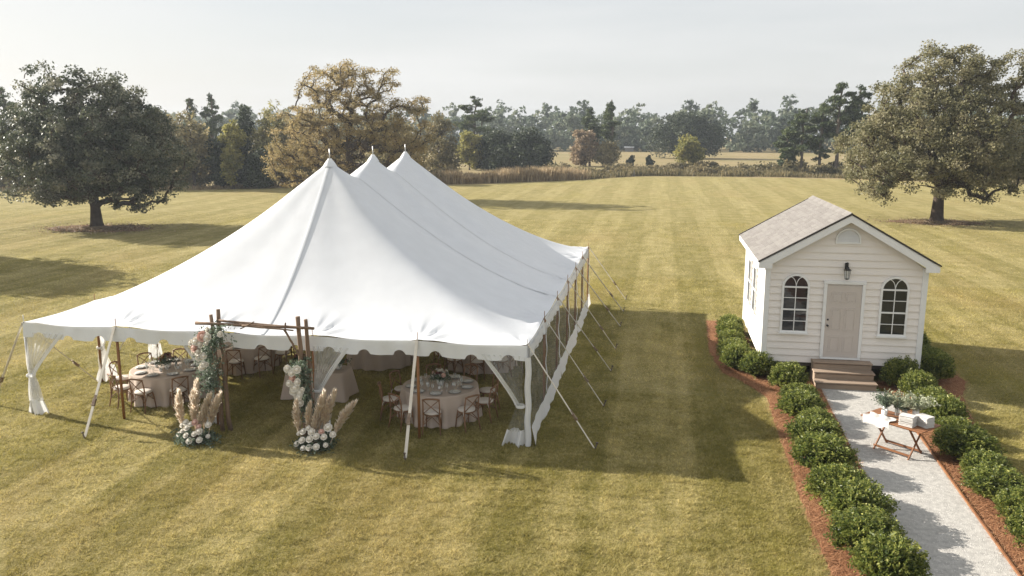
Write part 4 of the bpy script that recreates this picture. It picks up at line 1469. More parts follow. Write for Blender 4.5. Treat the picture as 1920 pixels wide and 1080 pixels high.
# one cross-back chair, then copies
def make_chair():
    t = empty('cross_back_chair', (0, 0, 0), 0, 'x', 'chair')
    # faces +y; the back is at -y
    sw = .205
    MB().lathe([(.001, .435), (.19, .435), (.215, .445), (.215, .46), (.19, .466), (.001, .466)], 16).build('seat', M['chair_wood'], t)
    c = MB().lathe([(.001, .467), (.195, .467), (.216, .485), (.205, .512), (.12, .526), (.001, .528)], 16)
    cu = c.build('cushion', M['cushion'], t, True)
    for s in (-1, 1):
        MB().tube([(s * .19, -.15, .49), (s * .215, -.185, .46), (s * .20, -.20, .36)], .010, 4).build('tie', M['cushion'], cu)
    for s in (-1, 1):
        MB().tube([(s * .15, .15, .45), (s * .17, .175, .28), (s * .19, .20, 0)], [.019, .017, .014], 7).build('leg', M['chair_wood'], t, True)
        MB().tube([(s * .215, -.27, 0), (s * .20, -.215, .25), (s * .195, -.195, .46), (s * .195, -.215, .68), (s * .19, -.255, .86)], [.015, .018, .019, .018, .016], 7).build('rear_leg', M['chair_wood'], t, True)
    MB().tube([(-.205, -.25, .862), (-.12, -.285, .892), (0, -.297, .90), (.12, -.285, .892), (.205, -.25, .862)], [.02, .022, .022, .022, .02], 7).build('top_rail', M['chair_wood'], t, True)
    MB().tube([(-.185, -.21, .52), (-.02, -.262, .68), (.17, -.262, .85)], .0115, 6).build('cross_slat', M['chair_wood'], t, True)
    MB().tube([(.185, -.21, .52), (.02, -.272, .68), (-.17, -.262, .85)], .0115, 6).build('cross_slat', M['chair_wood'], t, True)
    st = MB()
    for s in (-1, 1):
        st.tube([(s * .175, .18, .25), (s * .12, .0, .40), (s * .20, -.21, .25)], .010, 6)
    st.tube([(-.17, .18, .24), (0, .1, .40), (.17, .18, .24)], .010, 6)
    st.tube([(-.195, -.215, .24), (0, -.12, .40), (.195, -.215, .24)], .010, 6)
    st.build('stretcher', M['chair_wood'], t, True)
    return t


CH = {'o': make_chair(), 'used': False}


def chair(x, y, rz, label, group):
    o = CH['o'] if not CH['used'] else copy_tree(CH['o'])
    CH['used'] = True
    o.location = (x, y, 0)
    o.rotation_euler = (0, 0, rz)
    tag(o, label, 'chair', group)


PLATE = MB().lathe([(.001, .004), (.075, .004), (.10, .010), (.135, .020), (.137, .024), (.10, .016), (.07, .010), (.001, .010)], 18).mesh('plate', True)
PLATE.materials.append(M['china'])
CHARG = MB().lathe([(.001, .001), (.12, .001), (.165, .010), (.165, .014), (.12, .005), (.001, .005)], 20).mesh('charger', True)
CHARG.materials.append(M['charger'])
NAPK = MB().box((0, 0, .022), (.09, .17, .016)).mesh('napkin')
NAPK.materials.append(M['napkin_cloth'])
GLASS = MB().lathe([(.032, .0), (.006, .006), (.005, .085), (.03, .11), (.037, .15), (.032, .19)], 10).mesh('glass', True)
GLASS.materials.append(M['clear_glass'])
VOT = MB().lathe([(.03, 0), (.035, .01), (.035, .07), (.028, .07), (.028, .03), (.001, .03)], 10).mesh('votive', True)
VOT.materials.append(M['china'])
ORD = ['first', 'second', 'third', 'fourth', 'fifth', 'sixth', 'seventh', 'eighth', 'ninth', 'tenth']


def centerpiece(x, y, label, keys, seed, n=18, size=.26):
    rng = np.random.default_rng(seed)
    r = random.Random(seed)
    t = empty('centerpiece', (x, y, .78), 0, label, 'flowers', 'table flower arrangements')
    MB().lathe([(.001, .002), (.075, .002), (.09, .06), (.10, .15), (.09, .15), (.07, .05), (.001, .03)], 14).build('vase', M['china'], t, True)
    pd = []
    for i in range(60):
        a = r.uniform(0, 2 * pi)
        pd.append(((cos(a) * .05, sin(a) * .05, .15), (cos(a), sin(a), r.uniform(.0, 1.4))))
    V, F, R_ = spray(pd, .032, 7, size, rng, .3)
    link('greenery', np_mesh('greenery', V, F, R_), M['eucalyptus'], t)['kind'] = 'stuff'
    for i in range(n):
        a = r.uniform(0, 2 * pi)
        e = r.uniform(.1, 1.4)
        d = Vector((cos(a) * cos(e), sin(a) * cos(e), sin(e)))
        rose(t, Vector((0, 0, .18)) + d * size * r.uniform(.55, .85), r.uniform(.038, .062), r.choice(keys), d)
    return t


def round_table(x, y, name, angs, r, seed, setting=True, keys=('rose_white',), rc=1.22, ref=''):
    t = empty('round_table', (x, y, 0), 0, 'round folding table under the cloth, ' + name, 'table', 'round tables in the tent')
    frame_legs(t, r)
    c = link('tablecloth', cloth_round(r, .765, seed), M['table_linen'])
    c.location = (x, y, 0)
    tag(c, 'floor length mauve beige cloth on the ' + name, 'tablecloth', 'round tablecloths')
    rr = random.Random(seed)
    for i, a in enumerate(angs):
        jit = rr.uniform(-.05, .05)
        cx, cy = x + cos(rad(a)) * (rc + rr.uniform(-.04, .06)), y + sin(rad(a)) * (rc + rr.uniform(-.04, .06))
        chair(cx, cy, rad(a) + pi / 2 + rr.uniform(-.12, .12), 'cross-back chair at the %s, %s counterclockwise from the %s' % (name, ORD[i], ref), 'chairs round the ' + name)
        if setting:
            px, py = x + cos(rad(a)) * (r - .23), y + sin(rad(a)) * (r - .23)
            p = empty('place_setting', (px, py, .772), rad(a) + pi / 2, 'white plate on the %s, %s counterclockwise from the %s' % (name, ORD[i], ref), 'plate', 'plates on the ' + name)
            link('charger', CHARG, None, p)
            link('plate', PLATE, None, p, (0, 0, .004))
            link('napkin', NAPK, None, p, (0, 0, .004), (0, 0, rr.uniform(-.3, .3)))
            for j in (0, 1):
                a2 = rad(a) + (.22 if j else -.20)
                g = link('stem_glass', GLASS, None, None, (x + cos(a2) * (r - .42), y + sin(a2) * (r - .42), .770), None, 1.0)
                tag(g, '%s glass behind the %s plate counterclockwise from the %s, %s' % (('left', 'right')[j], ORD[i], ref, name), 'glass', 'glasses on the ' + name)
    if setting:
        for j in range(4):
            a = j * pi / 2 + rr.uniform(-.2, .2)
            v = link('votive', VOT, None, None, (x + cos(a) * .33, y + sin(a) * .33, .770))
            tag(v, 'small white votive %s the flowers on the %s' % (('right of', 'behind', 'left of', 'in front of')[j], name), 'candle', 'votives on the ' + name)
        centerpiece(x, y, 'low flower arrangement in the middle of the ' + name, keys, seed + 5)


round_table(-12.85, 19.62, 'left front round table', [-125, -88, -48, -8, 32, 72, 110, 148, 188], .95, 71, True, ('rose_plum', 'dried_bloom', 'rose_blush'), ref='leftmost pole')
round_table(-5.25, 19.42, 'right front round table', [-160, -122, -84, -46, -8, 32, 72, 112, 160], .95, 72, True, ('rose_white', 'rose_white', 'rose_blush', 'rose_plum'), ref='head table')
round_table(-12.25, 22.6, 'back left round table', [-110, -72, -36, 0, 38, 80, 150, 200], .95, 73, True, ('dried_bloom', 'rose_blush', 'rose_plum'), ref='left curtains')
round_table(-8.3, 23.75, 'bare round table behind the head table', [], .95, 74, False)
round_table(-5.15, 23.9, 'back right round table', [-150, -118, -84, -50, -14, 30, 150], .95, 75, False, ref='bare table')
ht = empty('head_table', (-8.83, 20.28, 0), 0, 'rectangular head table under the cloth behind the arch', 'table')
MB().box((0, 0, .735), (1.54, .74, .04)).build('tabletop', M['cut_wood'], ht)
for sx in (-1, 1):
    for sy in (-1, 1):
        MB().box((sx * .7, sy * .3, .36), (.05, .05, .72)).build('leg', M['cut_wood'], ht)
hc = link('tablecloth', cloth_rect(1.6, .8, .77, 3), M['table_linen'], None, (-8.83, 20.28, 0))
tag(hc, 'beige cloth draped to the grass over the rectangular head table', 'tablecloth')
centerpiece(-8.28, 20.30, 'rose and plum flowers on the right end of the head table', ('rose_plum', 'rose_blush', 'dried_bloom', 'rose_white'), 81, 16, .30)
centerpiece(-9.35, 20.35, 'dark leafy flowers on the left end of the head table', ('rose_plum', 'dried_bloom'), 82, 10, .24)

# ------------------------------------------------------------------ the cottage
HX0, HX1, HY0, HY1, HZ0, HZ1 = 3.1, 7.33, 24.25, 29.7, .48, 3.30
RX, RZ = 5.2, 4.80
EX0, EX1, EZ = 2.83, 7.58, 3.42
RY0, RY1 = 23.95, 30.0
house = empty('cottage', (RX, HY0, 0), 0, 'small cream clapboard cottage with gable roof and tan door', 'house')
HL = (-RX, -HY0, 0)


def hpart(mb, name, mat, parent=None, smooth=False, bevel=0.0):
    return mb.build(name, M[mat], parent or house, smooth, bevel, loc=HL if parent is None else None)


# core walls just behind the boards
gab = [(HX0 + .02, HZ0), (HX1 - .02, HZ0), (HX1 - .02, HZ1), (RX, RZ - .16), (HX0 + .02, HZ1)]
hpart(MB().prism(gab, 'y', HY0 + .02, HY1 - .02), 'wall', 'siding')
hpart(MB().box(((HX0 + HX1) / 2, (HY0 + HY1) / 2, HZ0 - .06), (HX1 - HX0 - .06, HY1 - HY0 - .06, .12)), 'floor_frame', 'underside')
for px in (HX0 + .35, RX, HX1 - .35):
    for py in (HY0 + .4, 27, HY1 - .4):
        hpart(MB().box((px, py, .17), (.4, .4, .40)), 'pier', 'block')
EXPO = .2


def gable_x(z):
    if z <= HZ1: return HX0, HX1
    f = (z - HZ1) / (RZ - .10 - HZ1)
    return HX0 + (RX - HX0) * f, HX1 - (HX1 - RX) * f


z = HZ0
while z < RZ - .3:
    a0, a1 = gable_x(z)
    b0, b1 = gable_x(min(z + EXPO, RZ - .12))
    ins = .06 if z < HZ1 else 0
    for (yy, sg, nm) in ((HY0, -1, 'f'), (HY1, 1, 'b')):
        y_in, y_lo, y_hi = yy, yy + sg * .042, yy + sg * .004
        vs = [(a0 + ins, y_in, z), (a1 - ins, y_in, z), (a1 - ins, y_lo, z), (a0 + ins, y_lo, z), (b0 + ins, y_in, z + EXPO - .001), (b1 - ins, y_in, z + EXPO - .001), (b1 - ins, y_hi, z + EXPO - .001), (b0 + ins, y_hi, z + EXPO - .001)]
        hpart(MB().add(vs, [(0, 1, 2, 3), (4, 7, 6, 5), (0, 4, 5, 1), (3, 2, 6, 7), (0, 3, 7, 4), (1, 5, 6, 2)]), 'clapboard', 'siding')
    if z + EXPO <= HZ1 + .05:
        for (xx, sg) in ((HX0, -1), (HX1, 1)):
            x_lo, x_hi = xx + sg * .042, xx + sg * .004
            y0, y1 = HY0 + .06, HY1 - .06
            vs = [(xx, y0, z), (xx, y1, z), (x_lo, y1, z), (x_lo, y0, z), (xx, y0, z + EXPO - .001), (xx, y1, z + EXPO - .001), (x_hi, y1, z + EXPO - .001), (x_hi, y0, z + EXPO - .001)]
            hpart(MB().add(vs, [(0, 1, 2, 3), (4, 7, 6, 5), (0, 4, 5, 1), (3, 2, 6, 7), (0, 3, 7, 4), (1, 5, 6, 2)]), 'clapboard', 'siding')
    z += EXPO
for (cx, cy) in ((HX0, HY0), (HX1, HY0), (HX0, HY1), (HX1, HY1)):
    sx, sy = (1 if cx < RX else -1), (1 if cy < 27 else -1)
    hpart(MB().box((cx + sx * .02, cy + sy * .02, (HZ0 + HZ1) / 2 - .01), (.15, .15, HZ1 - HZ0 + .02)), 'corner_board', 'trim_white', bevel=.006)

# roof deck, rake boards, soffit, drip edge, shingles
nz = Vector((-(RZ - EZ), 0, RX - EX0)).normalized()
deck = [(EX0, EZ - .02), (EX0, EZ - .09), (RX, RZ - .11), (EX1, EZ - .09), (EX1, EZ - .02), (RX, RZ - .03)]
roof = hpart(MB().prism(deck, 'y', RY0 + .02, RY1 - .02), 'roof', 'trim_white')
for yy in (RY0, RY1):
    y0, y1 = (yy - .012, yy + .028) if yy < 27 else (yy - .028, yy + .012)
    lf = [(EX0, EZ - .04), (RX, RZ - .045), (RX, RZ - .24), (EX0 + .36, EZ - .055), (EX0 + .36, EZ - .19), (EX0, EZ - .19)]
    rt = [(EX1, EZ - .04), (RX + .001, RZ - .045), (RX + .001, RZ - .24), (EX1 - .36, EZ - .055), (EX1 - .36, EZ - .19), (EX1, EZ - .19)]
    MB().prism(lf, 'y', y0, y1).build('rake_board', M['trim_white'], roof)
    MB().prism(rt[::-1], 'y', y0, y1).build('rake_board', M['trim_white'], roof)
    d0, d1 = (y0 - .02, y0 + .03) if yy < 27 else (y1 - .03, y1 + .02)
    MB().prism([(EX0 - .03, EZ - .03), (RX, RZ - .035), (RX, RZ + .015), (EX0 - .03, EZ + .015)], 'y', d0, d1).build('drip_edge', M['drip_edge'], roof)
    MB().prism([(EX1 + .03, EZ + .015), (RX + .001, RZ + .015), (RX + .001, RZ - .035), (EX1 + .03, EZ - .03)], 'y', d0, d1).build('drip_edge', M['drip_edge'], roof)
for (x0, x1) in ((EX0 - .005, EX0 + .02), (EX1 - .02, EX1 + .005)):
    MB().box(((x0 + x1) / 2, 27, EZ - .10), (x1 - x0, RY1 - RY0 - .1, .16)).build('fascia', M['trim_white'], roof)
slope_l = math.hypot(RX - EX0, RZ - EZ)
ang = math.atan2(RZ - EZ, RX - EX0)
NC, NRr = 15, 20
sh_w, sh_e = (RY1 - RY0 - .02) / NC, slope_l / NRr
SHM = []
for mt in ('shingle', 'shingle_dark', 'shingle_pale'):
    me = MB().add([(-.01, -sh_w / 2 + .004, 0), (-.01, sh_w / 2 - .004, 0), (sh_e * 1.25, sh_w / 2 - .004, 0), (sh_e * 1.25, -sh_w / 2 + .004, 0),
                   (-.01, -sh_w / 2 + .004, .014), (-.01, sh_w / 2 - .004, .014), (sh_e * 1.25, sh_w / 2 - .004, .003), (sh_e * 1.25, -sh_w / 2 + .004, .003)],
                  [(0, 1, 2, 3), (4, 7, 6, 5), (0, 4, 5, 1), (1, 5, 6, 2), (2, 6, 7, 3), (3, 7, 4, 0)]).mesh('shingle')
    me.materials.append(M[mt])
    SHM.append(me)
rs_ = random.Random(3)
for i in range(NRr):
    for j in range(NC):
        f = i / NRr
        yy = RY0 + .01 + sh_w * (j + .5)
        o = link('shingle', rs_.choices(SHM, (5, 3, 3))[0], None, roof, (EX0 + (RX - EX0) * f, yy, EZ + (RZ - EZ) * f - .012 + rs_.uniform(0, .004)), (0, -ang, 0))
    # odd courses are staggered by their own half tab
rm = MB()
for i in range(NRr):
    for j in range(NC):
        f = i / NRr
        yy = RY0 + .01 + sh_w * (j + .5)
        R3 = Matrix.Rotation(ang, 3, 'Y')
        c = Vector((EX1 + (RX - EX1) * f, yy, EZ + (RZ - EZ) * f))
        rm.box(c + R3 @ Vector((-sh_e * .6, 0, 0)), (sh_e * 1.25, sh_w - .008, .014), M=R3)
o = rm.build('shingle_slope', M['shingle'], roof)
o['kind'] = 'stuff'
for j in range(20):
    yy = RY0 + .16 + (RY1 - RY0 - .3) * j / 19
    MB().add([(RX - .16, yy - .155, RZ - .085), (RX, yy - .155, RZ + .022), (RX + .16, yy - .155, RZ - .085), (RX - .16, yy + .155, RZ - .075), (RX, yy + .155, RZ + .034), (RX + .16, yy + .155, RZ - .075)],
             [(0, 1, 4, 3), (1, 2, 5, 4)]).build('ridge_cap', M[('shingle', 'shingle_pale', 'shingle_dark')[j % 3]], roof)


def arched(x0, x1, z0, zs, n=14, ins=0.0):
    r = (x1 - x0) / 2 - ins
    c = (x0 + x1) / 2
    pts = [(x0 + ins, z0 + ins), (x1 - ins, z0 + ins)]
    return pts + [(c + r * cos(t), zs + r * sin(t)) for t in np.linspace(0, pi, n)]


def ring(outer, inner, axis_y, y0, y1):
    n = len(outer)
    vs = [(p[0], y0, p[1]) for p in outer] + [(p[0], y0, p[1]) for p in inner] + [(p[0], y1, p[1]) for p in outer] + [(p[0], y1, p[1]) for p in inner]
    fs = []
    for i in range(n):
        j = (i + 1) % n
        fs += [(i, j, n + j, n + i), (2 * n + i, 3 * n + i, 3 * n + j, 2 * n + j), (i, 2 * n + i, 2 * n + j, j), (n + i, n + j, 3 * n + j, 3 * n + i)]
    return MB().add(vs, fs)


FY = HY0 - .028


def front_window(x0, x1, lab):
    z0, zs = 1.36, 2.68
    w = hpart(ring(arched(x0, x1, z0, zs), arched(x0, x1, z0, zs, ins=.055), 'y', FY - .055, FY + .025), 'window', 'trim_white')
    w['label'] = lab
    xi0, xi1 = x0 + .055, x1 - .055
    c, r = (x0 + x1) / 2, (x1 - x0) / 2 - .055
    yb = FY - .044
    # panes: 2 x 4 below the spring line and three in the fan
    zrow = [z0 + .055, 1.70, 2.03, 2.37, zs]
    for i in range(4):
        for (a, b) in ((xi0, c), (c, xi1)):
            MB().box(((a + b) / 2, FY - .032, (zrow[i] + zrow[i + 1]) / 2), (b - a - .004, .006, zrow[i + 1] - zrow[i] - .004)).build('pane', M['window_glass'], w)
    MB().prism([(c + r * cos(t), zs + .004 + r * sin(t)) for t in np.linspace(0, pi, 13)], 'y', FY - .035, FY - .029).build('pane', M['window_glass'], w)
    mt = MB()
    mt.box((c, yb, (z0 + zs) / 2 + .03), (.022, .02, zs - z0 - .06))
    for i in (1, 2, 3):
        mt.box((c, yb - .002, zrow[i]), (xi1 - xi0, .022, .045 if i == 2 else .018))
    mt.box((c, yb - .003, zs), (xi1 - xi0, .024, .045))
    mt.build('muntin', M['trim_white'], w)
    for s in (-1, 1):                              # the two curved bars in the fan
        pts = [(c + s * (r * (1 - cos(t)) * .52), yb, zs + r * .92 * sin(t) * .98) for t in np.linspace(0, pi / 2, 7)]
        MB().tube(pts, .011, 5).build('muntin', M['trim_white'], w)
    MB().box(((x0 + x1) / 2, FY - .05, z0 - .02), (x1 - x0 + .06, .10, .045)).build('sill', M['trim_white'], w)


front_window(3.53, 4.28, 'arched window left of the tan door')
front_window(6.17, 6.92, 'arched window right of the tan door')
for (y0, y1) in ((26.15, 26.85), (27.65, 28.35)):
    z0, z1 = 1.4, 2.88
    ou = [(y0, z0), (y1, z0), (y1, z1), (y0, z1)]
    inn = [(y0 + .06, z0 + .06), (y1 - .06, z0 + .06), (y1 - .06, z1 - .06), (y0 + .06, z1 - .06)]
    rb = ring(ou, inn, 'y', 0, .065)
    rb.v = [(HX0 - .02 - v[1], v[0], v[2]) for v in rb.v]
    w = hpart(rb, 'window', 'trim_white')
    for (a, b) in ((z0 + .06, (z0 + z1) / 2), ((z0 + z1) / 2, z1 - .06)):
        for (c0, c1) in ((y0 + .06, (y0 + y1) / 2), ((y0 + y1) / 2, y1 - .06)):
            MB().box((HX0 - .058, (c0 + c1) / 2, (a + b) / 2), (.006, c1 - c0 - .004, b - a - .004)).build('pane', M['window_glass'], w)
    MB().box((HX0 - .072, (y0 + y1) / 2, (z0 + z1) / 2), (.022, y1 - y0 - .12, .05)).box((HX0 - .071, (y0 + y1) / 2, (z0 + z1) / 2), (.02, .02, z1 - z0 - .12)).build('muntin', M['trim_white'], w)

# door
DX0, DX1, DZ0, DZ1 = 4.75, 5.68, .68, 2.76
fr = MB()
fr.box((DX0 - .045, FY - .03, (DZ0 + DZ1) / 2 + .02), (.085, .07, DZ1 - DZ0 + .04)).box((DX1 + .045, FY - .03, (DZ0 + DZ1) / 2 + .02), (.085, .07, DZ1 - DZ0 + .04))
fr.box(((DX0 + DX1) / 2, FY - .032, DZ1 + .085), (DX1 - DX0 + .20, .078, .09))
fr.box(((DX0 + DX1) / 2, FY - .034, DZ0 - .03), (DX1 - DX0 + .16, .09, .05))
hpart(fr, 'door_frame', 'trim_white', bevel=.005)
dr = hpart(MB().box(((DX0 + DX1) / 2, FY - .0, (DZ0 + DZ1) / 2), (DX1 - DX0, .081, DZ1 - DZ0)), 'door', 'door_paint')
dw = DX1 - DX0
for cx in (DX0 + dw * .30, DX0 + dw * .70):
    for (zc, h) in ((DZ0 + .40, .46), (DZ0 + 1.10, .66), (DZ0 + 1.74, .30)):
        ou = [(cx - .155, zc - h / 2), (cx + .155, zc - h / 2), (cx + .155, zc + h / 2), (cx - .155, zc + h / 2)]
        inn = [(cx - .125, zc - h / 2 + .03), (cx + .125, zc - h / 2 + .03), (cx + .125, zc + h / 2 - .03), (cx - .125, zc + h / 2 - .03)]
        pn = ring(ou, inn, 'y', FY - .050, FY - .039)
        pn.box((cx, FY - .043, zc), (.19, .012, h - .12))
        pn.build('door_panel', M['door_paint'], dr)
MB().lathe([(.001, .06), (.025, .055), (.03, .035), (.012, .02), (.012, 0), (.032, 0), (.001, -.004)], 12).build('handle', M['black_metal'], dr, True, loc=(DX0 + .07, FY - .041, 1.60), rot=(pi / 2, 0, 0))
MB().lathe([(.001, .02), (.024, .02), (.028, 0), (.001, -.004)], 12).build('lock', M['black_metal'], dr, True, loc=(DX0 + .07, FY - .041, 1.77), rot=(pi / 2, 0, 0))

# wall lantern
ln = hpart(MB().box((5.22, FY - .035, 3.30), (.10, .03, .22)), 'wall_lantern', 'black_metal', bevel=.01)
MB().tube([(5.22, FY - .05, 3.36), (5.22, FY - .12, 3.43), (5.22, FY - .18, 3.40), (5.22, FY - .18, 3.30)], .012, 6).build('arm', M['black_metal'], ln, True)
MB().lathe([(.001, .10), (.03, .09), (.05, .04), (.105, .0), (.105, -.012), (.001, -.012)], 6, (5.22, FY - .18, 3.23)).build('cap', M['black_metal'], ln)
MB().lathe([(.085, 0), (.055, -.24)], 6, (5.22, FY - .18, 3.218)).build('shade', M['clear_glass'], ln)
cg = MB()
for k in range(6):
    a = 2 * pi * k / 6
    cg.tube([(5.22 + .087 * cos(a), FY - .18 + .087 * sin(a), 3.22), (5.22 + .057 * cos(a), FY - .18 + .057 * sin(a), 2.975)], .006, 4)
cg.lathe([(.001, -.02), (.03, -.015), (.062, .0), (.062, .012), (.001, .014)], 6, (5.22, FY - .18, 2.97))
cg.build('cage', M['black_metal'], ln)

# gable vent
vx0, vx1, vz = 4.88, 5.55, 3.94
vo = [(vx0, vz), (vx1, vz)] + [((vx0 + vx1) / 2 + .335 * cos(t), vz + .10 + .335 * sin(t)) for t in np.linspace(0, pi, 15)]
vi = [(vx0 + .045, vz + .045), (vx1 - .045, vz + .045)] + [((vx0 + vx1) / 2 + .29 * cos(t), vz + .10 + .29 * sin(t)) for t in np.linspace(0, pi, 15)]
vt = hpart(ring(vo, vi, 'y', FY - .05, FY - .005), 'gable_vent', 'trim_white')
for k in range(8):
    zz = vz + .065 + k * .042
    hw = .285 if zz < vz + .1 else math.sqrt(max(.001, .29 ** 2 - (zz + .02 - vz - .10) ** 2))
    MB().box(((vx0 + vx1) / 2, FY - .033, zz), (hw * 2 - .01, .006, .045), M=Matrix.Rotation(rad(-35), 3, 'X')).build('slat', M['trim_white'], vt)

# steps
st = empty('front_steps', (5.24, 24.2, 0), 0, 'three brown timber steps up to the cottage door', 'steps')
for k, (y0, y1, zt) in enumerate(((23.88, 24.20, .61), (23.56, 23.90, .41), (23.24, 23.58, .21))):
    xw_ = (.80, .81, .82)[k]
    MB().box((0, (y0 + y1) / 2 - 24.2 - .015, zt - .02), (xw_ * 2, y1 - y0 + .03, .04)).build('tread', M['step_wood'], st, bevel=.006)
    MB().box((0, y0 + .02 - 24.2, zt - .12 - .021), (xw_ * 2 - .06, .03, .158 + .003 * k)).build('riser', M['step_wood'], st)
for s in (-1, 1):
    MB().prism([(-.90, .005), (0, .005), (0, .56), (-.30, .56), (-.30, .36), (-.60, .36), (-.60, .16), (-.90, .16)], 'x', s * .765 - .02, s * .765 + .02).build('stringer', M['step_wood'], st)


# ------------------------------------------------------------------ boxwood shrubs
def shrub_mesh(seed):
    rng = np.random.default_rng(seed)
    n = 420
    u = unit(rng.normal(size=(n * 2, 3)))
    u = u[u[:, 2] > -.55][:n]
    n = len(u)
    bumps = unit(rng.normal(size=(16, 3)))
    ampl = rng.uniform(-.10, .24, 16)
    rr = .86 + (np.exp(-((u[:, None] - bumps[None]) ** 2).sum(-1) / .10) * ampl).sum(1)
    P = u * rr[:, None] * np.array([.5, .5, .42]) + np.array([0, 0, .40])
    # inner fill
    pd = [(p * np.array([.86, .86, .9]), unit(d * .9 + np.array([0, 0, .85]) + .3 * rng.normal(size=3))) for p, d in zip(P, u)]
    V1, F1, R1 = spray(pd, .030, 13, .19, rng, .0, .5)
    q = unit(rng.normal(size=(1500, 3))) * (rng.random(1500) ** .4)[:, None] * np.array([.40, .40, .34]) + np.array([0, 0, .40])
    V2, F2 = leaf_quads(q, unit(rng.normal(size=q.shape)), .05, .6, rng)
    V = np.concatenate([V1, V2])
    V[:, 2] = np.maximum(V[:, 2], .01)
    F = np.concatenate([F1, F2 + len(V1)])
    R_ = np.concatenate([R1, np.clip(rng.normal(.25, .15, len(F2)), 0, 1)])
    return np_mesh('foliage', V, F, R_)


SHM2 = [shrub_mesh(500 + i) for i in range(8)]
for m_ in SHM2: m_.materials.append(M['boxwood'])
stm = MB()
for k in range(7):
    a = 2 * pi * k / 7
    stm.tube([(cos(a) * .03, sin(a) * .03, -.02), (cos(a) * .12, sin(a) * .12, .2), (cos(a + .3) * .26, sin(a + .3) * .26, .5)], [.014, .010, .005], 5)
STEM = stm.mesh('stem', True)
STEM.materials.append(M['stem'])


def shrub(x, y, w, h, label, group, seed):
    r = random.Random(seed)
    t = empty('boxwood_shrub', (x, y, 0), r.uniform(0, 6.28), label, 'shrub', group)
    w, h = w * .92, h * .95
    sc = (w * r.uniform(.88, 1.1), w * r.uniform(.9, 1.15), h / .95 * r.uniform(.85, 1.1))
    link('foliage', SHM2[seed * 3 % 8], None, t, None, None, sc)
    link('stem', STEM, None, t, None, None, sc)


LEFT = [(3.66, 23.0, 1.12, .82), (3.80, 21.95, .98, .66), (3.66, 20.75, 1.22, .80), (3.85, 19.9, .86, .60), (3.62, 18.8, 1.18, .84), (3.56, 17.3, 1.36, .98), (3.60, 15.9, 1.22, .82), (3.72, 15.0, 1.34, .94), (3.66, 13.95, 1.18, .84), (3.74, 12.8, 1.26, .96)]
for i, (x, y, w, h) in enumerate(LEFT):
    shrub(x, y, w, h, 'boxwood in the row left of the path, ' + ('nearest the steps' if i == 0 else 'nearest the camera' if i == len(LEFT) - 1 else ORD[i] + ' from the steps'), 'boxwoods left of the path', 600 + i)
HSE = [(2.95, 24.15, 1.0, .84, 'boxwood at the left front corner of the cottage'), (2.42, 24.75, 1.0, .88, 'boxwood nearest the front along the cottage left wall'), (2.45, 25.9, 1.05, .84, 'second boxwood along the cottage left wall'), (2.45, 27.0, 1.0, .84, 'third boxwood along the cottage left wall'),
       (2.5, 28.1, 1.05, .86, 'fourth boxwood along the cottage left wall'), (2.6, 29.3, 1.05, .9, 'farthest boxwood along the cottage left wall'), (3.55, 24.0, .75, .66, 'small boxwood under the left arched window')]
for i, (x, y, w, h, lab) in enumerate(HSE):
    shrub(x, y, w, h, lab, 'boxwoods round the cottage', 620 + i)
RIGHT = [(6.78, 23.75, 1.1, .95), (6.95, 22.75, 1.15, .85), (6.98, 21.75, 1.0, .70), (6.95, 20.75, 1.16, .86), (6.88, 19.6, 1.0, .72), (6.72, 18.5, 1.28, .98), (6.78, 17.5, 1.02, .70), (6.66, 16.5, 1.2, .86), (6.72, 15.5, .98, .74), (6.62, 14.55, 1.14, .92), (6.6, 13.4, 1.0, .8)]
for i, (x, y, w, h) in enumerate(RIGHT):
    shrub(x, y, w, h, 'boxwood in the row right of the path, ' + ('nearest the steps' if i == 0 else 'nearest the camera' if i == len(RIGHT) - 1 else ORD[i] + ' from the steps' if i < 10 else ''), 'boxwoods right of the path', 640 + i)
for i, (x, y, w, h, lab) in enumerate([(7.78, 24.5, 1.2, .95, 'boxwood in shade at the right front corner of the cottage'), (7.95, 25.7, 1.2, 1.0, 'shaded boxwood along the cottage right wall'), (7.9, 27.0, 1.2, 1.1, 'farthest shaded boxwood along the cottage right wall')]):
    shrub(x, y, w, h, lab, 'boxwoods round the cottage', 660 + i)

# ------------------------------------------------------------------ folding table on the path
FT = empty('folding_table', (5.42, 18.78, 0), rad(-44), 'small folding wooden table with crossed legs on the gravel path', 'table')
FZ = .75
for k in range(6):
    w_ = .80 / 6
    MB().box((0, -.40 + w_ * (k + .5), FZ - .012), (1.42, w_ - .006, .024)).build('tabletop_plank', M['folding_wood'], FT, bevel=.003)
for s in (-.40, .40):
    for q in (-1, 1):
        dv = Vector((0, q * .62, FZ - .03))
        MB().box((s + q * .014, 0, (FZ - .03) / 2), (.022, .045, dv.length), M=Matrix.Rotation(-q * math.atan2(.62, FZ - .03), 3, 'X')).build('leg', M['folding_wood'], FT)
for yv in (-.235, .235):
    MB().box((0, yv, .09), (.86, .02, .045)).build('stretcher', M['folding_wood'], FT)
for yv in (-.3, .3):
    MB().box((0, yv, FZ - .045), (1.1, .03, .04)).build('rail', M['folding_wood'], FT)
Mt = FT.matrix_basis if False else Matrix.Translation((5.42, 18.78, 0)) @ Matrix.Rotation(rad(-44), 4, 'Z')


def on_table(u, v, z=FZ):
    p = Mt @ Vector((u, v, z + .001))
    return p


